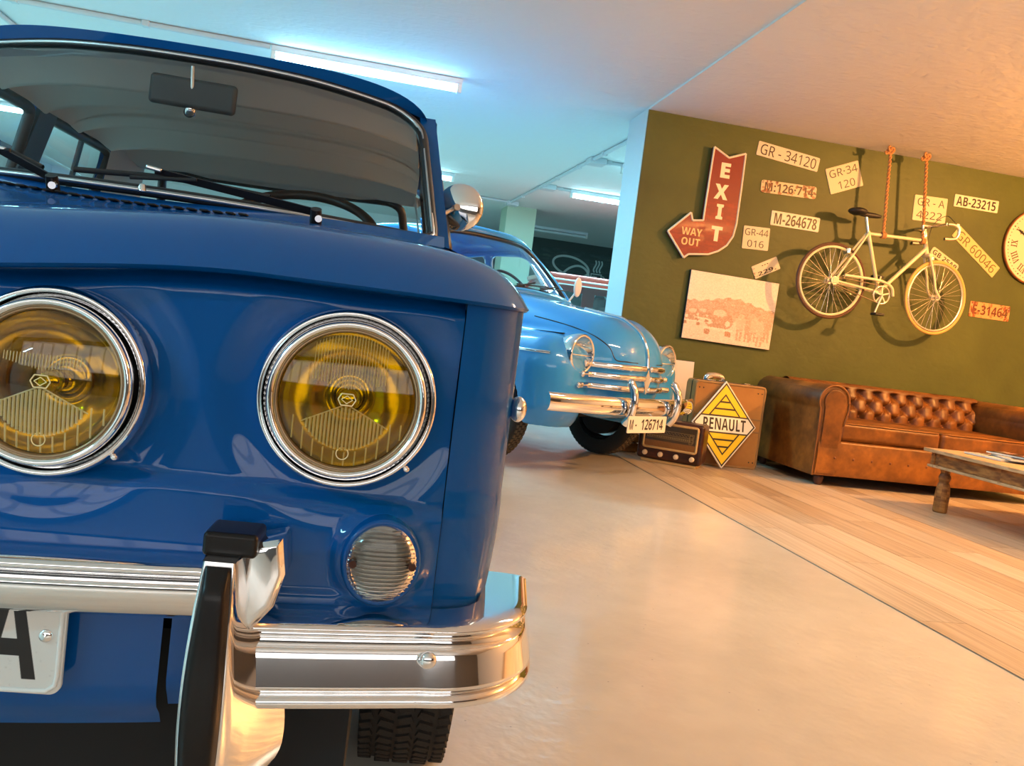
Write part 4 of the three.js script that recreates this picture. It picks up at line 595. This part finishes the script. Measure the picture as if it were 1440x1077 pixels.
{ // bicycle on two ropes
  const ZB2 = WALL + .21, o = pxOn(1234.7, 411, 'z', ZB2);
  const bk = thing('racing_bicycle', 'cream racing bicycle hanging from two ropes', 'bicycle', [o.x, o.y, ZB2]);
  const P = (x, y, dz = 0) => { const p = pxOn(x, y, 'z', ZB2 + dz); return V(p.x - o.x, p.y - o.y, dz); };
  const cream = phys({ color: rgb(.78, .70, .46), roughness: .3, clearcoat: .6 }), gold = std({ color: rgb(.62, .40, .12), roughness: .6 }), alu = std({ color: rgb(.80, .76, .66), metalness: .9, roughness: .25 });
  const rh = P(1168.5, 394.6), fh = P(1315, 418.7), st = P(1220.6, 327.3), bb = V(0, 0, 0), ht = P(1300, 333.4), hb = P(1303.4, 358.7), Rw = P(1168.5, 394.6).y - P(1168.5, 449).y;
  for (const [c, front] of [[rh, false], [fh, true]]) {
    const w = new THREE.Group(); w.name = 'wheel'; w.position.copy(c); w.rotation.y = front ? .10 : 0; bk.add(w);
    part('tyre', new THREE.TorusGeometry(Rw - .012, .0125, 12, 72), front ? gold : std({ color: rgb(.10, .045, .025), roughness: .7 }), w);
    part('rim', latheZ([[Rw - .024, -.010], [Rw - .024, .010], [Rw - .040, .008], [Rw - .042, 0], [Rw - .040, -.008], [Rw - .024, -.010]], 72), front ? alu : cream, w);
    part('hub', [rod([0, 0, -.045], [0, 0, .045], .010, .010, 14), rod([0, 0, -.025], [0, 0, -.021], .022, .022, 18), rod([0, 0, .021], [0, 0, .025], .022, .022, 18)], alu, w);
    part('spokes', Array.from({ length: 32 }, (_, i) => { const a = i / 32 * Math.PI * 2, b = a + (i % 4 < 2 ? .5 : -.5), z = i % 2 ? .022 : -.022; return rod([.02 * Math.cos(b), .02 * Math.sin(b), z], [(Rw - .04) * Math.cos(a), (Rw - .04) * Math.sin(a), 0], .0013, .0013, 5); }), alu, w).userData.kind = 'stuff';
  }
  part('frame', [rod(st.clone().add(V(0, .012, 0)), bb, .0145), rod(P(1222, 328.5), P(1300.5, 338.5), .013), rod(P(1302, 350), bb, .0155), rod(hb, ht, .018), rod([0, 0, -.035], [0, 0, .035], .021), ...[-1, 1].flatMap((s) => [rod(st.clone().add(V(0, 0, s * .016)), rh.clone().add(V(0, 0, s * .055)), .008), rod(bb.clone().add(V(0, 0, s * .025)), rh.clone().add(V(0, 0, s * .055)), .009)])], cream, bk);
  part('fork', [-1, 1].map((s) => tube([hb.clone().add(V(.004, -.01, s * .036)), hb.clone().lerp(fh, .5).add(V(-.006, 0, s * .042)), fh.clone().lerp(hb, .15).add(V(-.018, 0, s * .048)), fh.clone().add(V(0, 0, s * .050))], .010, 24, 10)).concat([rbox(.04, .03, .10, hb.x + .003, hb.y - .005, 0, .01)]), cream, bk);
  part('seat_post', rod(st, P(1218.3, 305), .012), alu, bk);
  const sd = P(1217, 301); part('saddle', [new THREE.SphereGeometry(.07, 24, 14).scale(1.05, .42, 1.0).translate(sd.x - .065, sd.y + .012, 0), new THREE.SphereGeometry(.05, 20, 12).scale(2.3, .42, .5).translate(sd.x + .03, sd.y - .002, 0)], M.black, bk);
  const stt = P(1297.5, 317); part('stem', [rod(ht, stt, .012), rod(stt, stt.clone().add(V(.075, .0, 0)), .012)], alu, bk);
  const hx = stt.clone().add(V(.075, 0, 0)); part('handlebar', [rod(hx.clone().add(V(0, 0, -.19)), hx.clone().add(V(0, 0, .19)), .012), ...[-1, 1].map((s) => tube([[0, 0], [.05, .003], [.092, -.015], [.105, -.055], [.085, -.095], [.04, -.108], [-.01, -.112]].map(([a, b]) => hx.clone().add(V(a, b, s * .19))), .0115, 40, 10))], alu, bk);
  for (const s of [-1, 1]) part('brake_lever', [rbox(.03, .035, .022, hx.x + .085, hx.y + .0, s * .19, .008), tube([hx.clone().add(V(.095, .01, s * .19)), hx.clone().add(V(.112, -.03, s * .192)), hx.clone().add(V(.09, -.10, s * .194))], .005, 16, 6)], alu, bk);
  part('brake_cable', tube([hx.clone().add(V(.09, .03, .15)), hx.clone().add(V(.05, .08, .1)), hx.clone().add(V(.0, .02, .03)), ht.clone().add(V(.02, -.02, .02))], .0025, 30, 6), M.black, bk);
  part('brake_caliper', [rbox(.03, .05, .07, P(1191, 353).x, P(1191, 353).y, 0, .01), rbox(.03, .04, .06, P(1309, 364).x, P(1309, 364).y, 0, .01)], alu, bk).userData.kind = 'stuff';
  const cr = V(P(1233.8, 415).x, P(1233.8, 415).y, .052); const ring = []; for (let i = 0; i < 40; i++) ring.push(box(.006, .006, .003).translate(.072, 0, 0).rotateZ(i / 40 * 6.2832)); for (let i = 0; i < 5; i++) ring.push(box(.06, .012, .004).translate(.036, 0, 0).rotateZ(i / 5 * 6.2832 + .3)); ring.push(new THREE.TorusGeometry(.067, .005, 6, 48));
  const chr = part('chainring', ring.map((g) => g.translate(cr.x, cr.y, cr.z)), alu, bk); chr.userData.kind = 'stuff';
  for (const s of [1, -1]) { const c = part('crank', rod([cr.x, cr.y, s * .062], [cr.x - s * .05, cr.y - s * .155, s * .066], .009), alu, bk); part('pedal', rbox(.08, .02, .07, cr.x - s * .05, cr.y - s * .155, s * .11, .006), M.black, c); }
  const ca = P(1181, 387), cb = P(1236, 397), cc = P(1247, 405), cd = P(1248.5, 417); part('chain_guard', [tube([ca, cb, cc, cd].map((p) => p.clone().setZ(.062)), .011, 50, 8)], cream, bk);
  part('chain', [rod([rh.x, rh.y - .03, .052], [cr.x, cr.y - .07, .052], .004), rod([rh.x, rh.y + .03, .052], [cr.x, cr.y + .07, .052], .004)], std({ color: rgb(.25, .2, .15), metalness: .8, roughness: .5 }), bk);
  part('sprocket', rod([rh.x, rh.y, .045], [rh.x, rh.y, .058], .032, .032, 20), alu, bk);
  part('rear_dropout', [rbox(.05, .045, .01, rh.x + .004, rh.y + .002, .058, .004), rbox(.05, .045, .01, rh.x + .004, rh.y + .002, -.058, .004)], cream, bk);
  const rope = std({ color: rgb(.50, .24, .09), roughness: .9 });
  const ROPES = [[1253.5, 1242, 331, 'rope tied round the bicycle top tube near the saddle'], [1305.5, 1297.5, 339, 'rope tied round the bicycle top tube near the handlebar']];
  for (const [tx, bx, by, label] of ROPES) {
    const bot = pxOn(bx, by, 'z', ZB2), y1 = CEIL - .016, top = V(pxOn(tx, 205, 'z', ZB2).x, y1 - .02, ZB2), t = thing('hanging_rope', label, 'rope', [top.x, y1, ZB2], 0, 'ropes carrying the bicycle');
    const rel = (p) => p.clone().sub(V(top.x, y1, ZB2)); const d = rel(bot), n = 60, helix = [0, 1].map((k) => tube(Array.from({ length: n + 1 }, (_, i) => { const a = i / n, th = i * 1.1 + k * Math.PI; return V(d.x * a + .006 * Math.cos(th), -.02 + (d.y + .02) * a, .006 * Math.sin(th)); }), .0075, 180, 6)); part('strands', helix, rope, t).userData.kind = 'stuff';
    part('knot', [new THREE.TorusKnotGeometry(.020, .009, 60, 6, 2, 3).translate(0, -.035, 0), tube([[0, -.04, 0], [-.04, -.07, .01], [-.05, -.05, .01]], .007, 14, 6)], rope, t);
    part('lashing', [-1, 0, 1].map((k) => new THREE.TorusGeometry(.020, .007, 8, 20).rotateY(Math.PI / 2).translate(d.x + k * .012, d.y, 0)), rope, t);
    part('ceiling_hook', tube([[0, 0, 0], [0, -.014, 0], [.014, -.028, 0], [0, -.040, 0]], .004, 14, 6), M.steel, t);
  }
}
{ // framed picture on the left wall, seen through the saloon's side window
  const c = pxOn(12, 185, 'x', XL), t = thing('framed_picture', 'brown framed picture on the pale wall seen through the saloon side window', 'picture', [XL + .001, c.y, c.z], Math.PI / 2);
  part('frame', [rbox(.70, .05, .03, 0, .275, .015, .006), rbox(.70, .05, .03, 0, -.275, .015, .006), rbox(.05, .5, .03, -.325, 0, .015, .006), rbox(.05, .5, .03, .325, 0, .015, .006)], std({ color: rgb(.10, .06, .04), roughness: .5 }), t);
  part('print', box(.60, .50, .008, 0, 0, .010), std({ color: rgb(.30, .20, .13), roughness: .6 }), t);
}
// ---------------------------------------------------------------- lounge furniture
const leatherT = dataTex(512, (u, v) => { const a = fbm(u, v, 5, 5), b = fbm(u + .3, v + .6, 30, 3); return tint(clamp(.5 + (a - .5) * 1.6 + (b - .5) * .4), [.32, .185, .065], [.60, .38, .15]); }, true, 1.3);
const leather = phys({ map: leatherT, roughness: .42, bumpMap: bumpFine, bumpScale: .0012 });
const woodT = (a, b) => dataTex(256, (u, v) => tint(clamp(.5 + (fbm(u * .25, v, 32, 4) - .5) * 1.7), a, b), true, 2);
{ // chesterfield sofa
  const X0 = 3.10, W = 1.98, ZF2 = -5.10, D = .93, H = .685;
  const so = thing('chesterfield_sofa', 'tan leather buttoned sofa with rolled arms under the bicycle', 'sofa', [X0 + W / 2, .0046, ZF2 - D / 2]);
  const hw = W / 2, zf2 = D / 2, L = (g) => uvBox(g, 1);
  part('base', [L(rbox(W - .06, .24, D - .06, 0, .19, 0, .02))], leather, so);
  const front = grid(80, 16, (a, b) => { const x = lerp(-hw + .02, hw - .02, a), y = lerp(.075, .30, b); let z = zf2 + .012 * Math.sin(Math.PI * b); return [x, y, z]; }); part('front_rail', L(front), leather, so);
  const btn = new THREE.SphereGeometry(.0085, 10, 8).scale(1, 1, .5), btnM = std({ color: rgb(.16, .05, .015), roughness: .4 });
  for (let i = 0; i < 13; i++) { const m = part('button', btn, btnM, so); m.position.set(-hw + .15 + i * .14, .20, zf2 + .014); }
  for (const s of [-1, 1]) {
    const ax = s * (hw - .10);
    const prof = new THREE.Shape(); prof.moveTo(.095, -.505); prof.lineTo(.095, -.16); prof.bezierCurveTo(.10, -.10, .12, -.06, .11, -.01); prof.absarc(0.0, 0, .108, -.1, Math.PI + .5); prof.bezierCurveTo(-.09, -.10, -.09, -.2, -.09, -.505); prof.closePath();
    const arm = extr(prof, D - .04, .012, 2, 16); arm.scale(-s, 1, 1).translate(ax, .62 - .045, -D / 2 + .02); if (s > 0) { const ix = arm.index; } part('arm', L(toCreasedNormals(arm, .6)), leather, so);
    part('arm_piping', tube(prof.getPoints(14).map((p) => V(ax - s * p.x, .575 + p.y, zf2 - .008)).slice(1, -1), .008, 80, 8), leather, so);
    const panel = new THREE.Shape(prof.getPoints(14).map((p) => new THREE.Vector2(p.x * .72, p.y > -.2 ? p.y * .72 : p.y * .97))); part('arm_facing', L(extr(panel, .012, .004).scale(-s, 1, 1).translate(ax, .575, zf2 - .01)), leather, so);
  }
  // buttoned back
  const bx0 = -hw + .19, bx1 = hw - .19, pitch = (bx1 - bx0) / 11, rows = [.635, .545, .455];
  const pts = []; rows.forEach((y, r) => { for (let i = 0; i <= 11; i++) pts.push([bx0 + (i + (r % 2 ? .5 : 0)) * pitch, y]); });
  const depth = (x, y) => { let d = 0, n1 = 9; for (const [a, b] of pts) { const q = Math.hypot((x - a), (y - b)); d = Math.max(d, Math.exp(-((q / .030) ** 2))); } const fx = (x - bx0) / pitch, fy = (rows[0] - y) / .09; const g = Math.min(Math.abs(((fx + fy * .5) % 1 + 1) % 1 - .0), Math.abs(((fx + fy * .5) % 1 + 1) % 1 - 1)), h = Math.min(Math.abs(((fx - fy * .5) % 1 + 1) % 1), Math.abs(((fx - fy * .5) % 1 + 1) % 1 - 1)); return .045 * d + .018 * Math.exp(-((Math.min(g, h) / .09) ** 2)); };
  part('back', [L(grid(180, 56, (a, b) => { const x = lerp(bx0 - .02, bx1 + .02, a); let y, z; if (b < .7) { y = lerp(.34, .655, b / .7); z = -zf2 + .24 - .06 * (b / .7) + .03 * Math.sin(Math.PI * b / .7); z -= depth(x, y); } else { const t = (b - .7) / .3 * Math.PI; y = .640 + .055 * Math.sin(t) + .015 * Math.cos(t); z = -zf2 + .10 + .08 * Math.cos(t); } return [x, y, z]; })), L(rbox(W - .1, .62, .06, 0, .36, -zf2 + .05, .02))], leather, so);
  for (const [x, y] of pts) { if (x < bx0 || x > bx1) continue; const b = clamp((y - .34) / .315); const m = part('button', btn, btnM, so); m.position.set(x, y, -zf2 + .24 - .06 * b + .03 * Math.sin(Math.PI * b) - .050); }
  for (const s of [-1, 1]) { const cw2 = (W - .40) / 2; const c = part('seat_cushion', L(rbox(cw2 - .006, .135, D - .28, s * cw2 / 2, .375, .085, .035, 5)), leather, so); part('cushion_piping', [loop(rrOutline(-cw2 / 2 + .01, cw2 / 2 - .01, -(D - .28) / 2 + .006, (D - .28) / 2 - .006, .04), (a, b) => [s * cw2 / 2 + a, .433, .085 + b], .006)], leather, c); }
  for (const s of [-1, 1]) for (const k of [-1, 1]) part('foot', lathe([[.0001, .075], [.03, .075], [.034, .05], [.03, .02], [.022, 0], [.0001, 0]], 20).translate(s * (hw - .10), 0, k * (zf2 - .07)), std({ color: rgb(.07, .02, .012), roughness: .35 }), so);
}
{ // coffee table standing at right angles to the sofa
  const wt = std({ map: woodT([.40, .23, .09], [.70, .49, .25]), roughness: .6, bumpMap: bumpFine, bumpScale: .002 }), wl = std({ map: woodT([.62, .50, .36], [.82, .71, .56]), roughness: .55 });
  const tb = thing('coffee_table', 'weathered wooden coffee table with turned legs', 'table', [3.63, .0046, -4.50], .0);
  const w = .98, d = 1.25, h = .37; // local: corner at (-.14, far end)
  const T = (g) => uvBox(g, 1);
  part('table_top', T(rbox(w + .06, .022, d + .06, w / 2 - .07, h, d / 2 - .07, .004)), wl, tb);
  part('apron', [T(rbox(.03, .075, d, -.045, h - .05, d / 2 - .07, .004)), T(rbox(.03, .075, d, w - .095, h - .05, d / 2 - .07, .004)), T(rbox(w, .075, .03, w / 2 - .07, h - .05, -.045, .004)), T(rbox(w, .075, .03, w / 2 - .07, h - .05, d - .095, .004))], wt, tb);
  part('lower_moulding', [T(rbox(.05, .016, d + .02, -.05, h - .094, d / 2 - .07, .004)), T(rbox(w + .02, .016, .05, w / 2 - .07, h - .094, -.05, .004))], wl, tb);
  for (const [x, z] of [[0, 0], [w - .14, 0], [0, d - .14], [w - .14, d - .14]]) part('leg', T(lathe([[.0001, 0], [.038, 0], [.041, .01], [.042, .10], [.038, .16], [.034, .175], [.026, .185], [.032, .20], [.036, .215], [.030, .232], [.024, .245], [.033, .262], [.036, .275], [.034, .29], [.0001, .29]], 28).translate(x, 0, z)), wt, tb);
  // magazines
  const mt = (bg, ink) => canvasTex(256, 320, (x, W2, H2) => { x.fillStyle = bg; x.fillRect(0, 0, W2, H2); for (let i = 0; i < 9; i++) { x.fillStyle = ink[i % ink.length]; x.globalAlpha = .85; x.fillRect(rnd() * 150, rnd() * 260, 40 + rnd() * 120, 14 + rnd() * 60); } });
  [[.13, .18, .05, '#e9e6df', ['#241c1a', '#8f8a82', '#c9c3b8'], 'pale magazine at the bottom of the coffee table pile'], [.20, .28, -.35, '#dcd9d2', ['#3a2c28', '#b8b2a8'], 'fanned grey magazine in the middle of the coffee table pile'], [.25, .22, .3, '#2b2220', ['#e8e2d8', '#a24a30'], 'dark covered magazine on top of the coffee table pile']].forEach(([x, z, r, bg, ink, label], i) => {
    const m = thing('magazine', label, 'magazine', [3.63 + x + .05, .0046 + h + .0116 + i * .0125, -4.50 + z], r, 'magazines on the coffee table'); part('pages', rbox(.212, .009, .282, 0, .0055, 0, .002), M.white, m); const g = box(.216, .0012, .286, 0, .0108, 0); part('cover', g, std({ map: mt(bg, ink), roughness: .25 }), m);
  });
}
{ // suitcase
  const tan = std({ map: dataTex(256, (u, v) => { const a = fbm(u, v, 4, 5); return tint(clamp(.5 + (a - .5) * 1.3), [.55, .36, .16], [.74, .55, .30]); }, true, 1), roughness: .55 }), edge = std({ color: rgb(.30, .17, .06), roughness: .6 });
  const a = pxOn(980, 533, 'z', -5.60), b = pxOn(1078, 546, 'z', -5.58), w = b.x - a.x, h = .60, s = thing('suitcase', 'upright tan leather suitcase beside the sofa arm', 'suitcase', [(a.x + b.x) / 2, .0046, -5.67], -.06);
  part('shell', uvBox(rbox(w, h, .19, 0, h / 2, 0, .016, 3)), tan, s);
  part('edge_binding', [[.090], [-.090]].map(([z]) => loop(rrOutline(-w / 2 + .008, w / 2 - .008, .008, h - .008, .02), (x, y) => [x, y, z], .010)), edge, s);
  part('lid_seam', [loop(rrOutline(-w / 2 - .001, w / 2 + .001, -.001, h + .001, .018), (x, y) => [x, Math.max(.004, y), .02], .0035)], M.black, s);
  for (const y of [.33, .42]) part('belt_band', uvBox(rbox(w + .004, .012, .194, 0, y - .06, 0, .003)), edge, s);
  part('handle', [tube([[-.16, h, 0], [-.155, h + .028, 0], [-.10, h + .040, 0], [-.045, h + .028, 0], [-.04, h, 0]], .022, 30, 12)], M.chrome, s);
  for (const k of [-1, 1]) part('latch', rbox(.045, .012, .06, k * .13, h + .005, .03, .004), M.chrome, s);
  for (const [x, y] of [[-1, 0], [1, 0], [-1, 1], [1, 1]]) for (let i = 0; i < 2; i++) part('rivet', new THREE.SphereGeometry(.005, 8, 6).translate(x * (w / 2 - .03 - i * .03), y ? h - .05 : .05, .095), M.black, s);
}
{ // lozenge sign leaning on the suitcase
  const Z = -5.46, q = [[1031, 538], [1066, 602], [1011, 661], [977, 592]].map(([x, y]) => pxOn(x, y, 'z', Z)); const cx = (q[1].x + q[3].x) / 2, hw = (q[1].x - q[3].x) / 2, y0 = .005, y1 = q[0].y + .01, hh = (y1 - y0) / 2;
  const s = thing('lozenge_sign', 'yellow and white lozenge sign lettered RENAULT leaning on the suitcase', 'sign', [cx, y0, Z]); s.rotation.set(-.17, -.03, 0);
  const tex = canvasTex(768, 1024, (x, w, h) => { const dia = (k, col) => { x.fillStyle = col; x.beginPath(); x.moveTo(w / 2, h / 2 - h / 2 * k); x.lineTo(w / 2 + w / 2 * k, h / 2); x.lineTo(w / 2, h / 2 + h / 2 * k); x.lineTo(w / 2 - w / 2 * k, h / 2); x.closePath(); x.fill(); };
    x.fillStyle = '#efe9dc'; x.fillRect(0, 0, w, h); dia(.955, '#241a10'); dia(.905, '#f3cf1c'); dia(.70, '#241a10'); dia(.65, '#f3cf1c');
    x.save(); x.beginPath(); x.moveTo(w / 2, h / 2 - h * .325); x.lineTo(w / 2 + w * .325, h / 2); x.lineTo(w / 2, h / 2 + h * .325); x.lineTo(w / 2 - w * .325, h / 2); x.clip(); x.fillStyle = '#241a10'; for (const k of [.245, .325, .405, .485, .515, .595, .675, .755]) x.fillRect(0, h * k - 11, w, 20); x.restore();
    x.save(); x.beginPath(); x.moveTo(w * .03, h * .5); x.lineTo(w * .13, h * .405); x.lineTo(w * .87, h * .405); x.lineTo(w * .97, h * .5); x.lineTo(w * .87, h * .595); x.lineTo(w * .13, h * .595); x.closePath(); x.fillStyle = '#f4efe2'; x.fill(); x.lineWidth = 16; x.strokeStyle = '#241a10'; x.stroke(); x.restore();
    x.fillStyle = '#1a120c'; x.font = 'bold 190px sans-serif'; const t = 'RENAULT', m = x.measureText(t).width, tw = w * .68; x.save(); x.translate((w - tw) / 2, h * .5 + 66); x.scale(tw / m, 1); x.fillText(t, 0, 0); x.restore(); });
  const sh = new THREE.Shape([[0, 2 * hh], [hw, hh], [0, 0], [-hw, hh]].map(([a, b]) => new THREE.Vector2(a, b))), g = extr(sh, .012, .002, 1); uvXY(g, -hw, 0, 2 * hw, 2 * hh); part('panel', g, std({ map: tex, roughness: .4 }), s);
}
{ // valve radio
  const br = std({ map: woodT([.16, .06, .03], [.30, .13, .06]), roughness: .35 }), gold = std({ color: rgb(.72, .50, .22), roughness: .35, metalness: .5 });
  const bl = pxOn(915, 646, 'y', .005), r2 = pxOn(1001, 663, 'y', .005), w = Math.hypot(r2.x - bl.x, r2.z - bl.z), yaw = -Math.atan2(r2.z - bl.z, r2.x - bl.x);
  const h = .30, d = .20, R = thing('valve_radio', 'brown wooden valve radio with four cream knobs', 'radio', [(bl.x + r2.x) / 2 - .055, .0046, (bl.z + r2.z) / 2 - .06], yaw * .8);
  part('cabinet', uvBox(rbox(w, h - .02, d, 0, h / 2 + .01, 0, .022, 4)), br, R); part('plinth', uvBox(rbox(w - .06, .02, d - .03, 0, .010, 0, .004)), gold, R);
  part('bezel', [loop(rrOutline(-w / 2 + .04, w / 2 - .04, .105, h - .025, .012), (x, y) => [x, y, d / 2 + .002], .009)], gold, R);
  const dt = canvasTex(512, 256, (x, W2, H2) => { x.fillStyle = '#3c2a10'; x.fillRect(0, 0, W2, H2); x.strokeStyle = '#a98a4a'; x.lineWidth = 3; x.strokeRect(30, 70, W2 - 60, 40); x.strokeRect(30, 124, W2 - 60, 26); x.strokeRect(W2 - 70, 80, 30, 90); x.fillStyle = '#c9aa62'; for (let i = 0; i < 40; i++) { x.fillRect(44 + i * 10.4, 80 + (i % 3) * 8, 4, 4); x.fillRect(44 + i * 10.4, 130, 3, 12); } x.fillStyle = '#8a5a20'; x.fillRect(0, 180, W2, 76); for (let i = 0; i < 60; i++) { x.fillStyle = '#6e4416'; x.fillRect(i * 9, 180, 3, 76); } });
  const dg = rbox(w - .085, h - .135, .008, 0, (.105 + h - .025) / 2, d / 2 + .001, .003); uvXY(dg, -(w - .085) / 2, .105, w - .085, h - .13); part('dial', dg, phys({ map: dt, roughness: .25, clearcoat: .6 }), R);
  part('emblem', rbox(.05, .012, .008, 0, h - .022, d / 2 + .008, .003), gold, R);
  for (let i = 0; i < 4; i++) part('knob', latheZ([[.0001, .022], [.014, .021], [.017, .016], [.018, 0]], 20).translate(lerp(-w / 2 + .06, w / 2 - .06, i / 3), .062, d / 2), std({ color: rgb(.80, .66, .48), roughness: .4 }), R);
}
{ // white panel leaning on the wall, crate beside the wheel
  const t = thing('blank_canvas', 'blank white canvas leaning on the olive wall behind the sky blue car', 'canvas', [2.36, .0046, -6.03]); t.rotation.x = -.10;
  part('stretcher', rbox(.46, .72, .03, 0, .36, 0, .004), M.black, t); part('sheet', rbox(.452, .712, .006, 0, .36, .017, .002), std({ color: rgb(.78, .74, .68), roughness: .7 }), t);
  const c = thing('wooden_crate', 'small weathered wooden crate behind the car wheel beside the radio', 'crate', [2.03, .003, -5.93], .1); const wm = std({ map: woodT([.28, .19, .09], [.55, .42, .24]), roughness: .8 });
  for (let i = 0; i < 4; i++) part('slat', uvBox(rbox(.20, .062, .014, 0, .04 + i * .068, .08, .003)), wm, c); for (const s of [-1, 1]) { for (let i = 0; i < 4; i++) part('slat', uvBox(rbox(.014, .062, .16, s * .10, .04 + i * .068, 0, .003)), wm, c); part('post', uvBox(rbox(.02, .28, .02, s * .085, .14, .063, .003)), wm, c); } part('floor_board', uvBox(rbox(.19, .014, .15, 0, .012, 0, .003)), wm, c);
}

renderer.render(scene, camera);
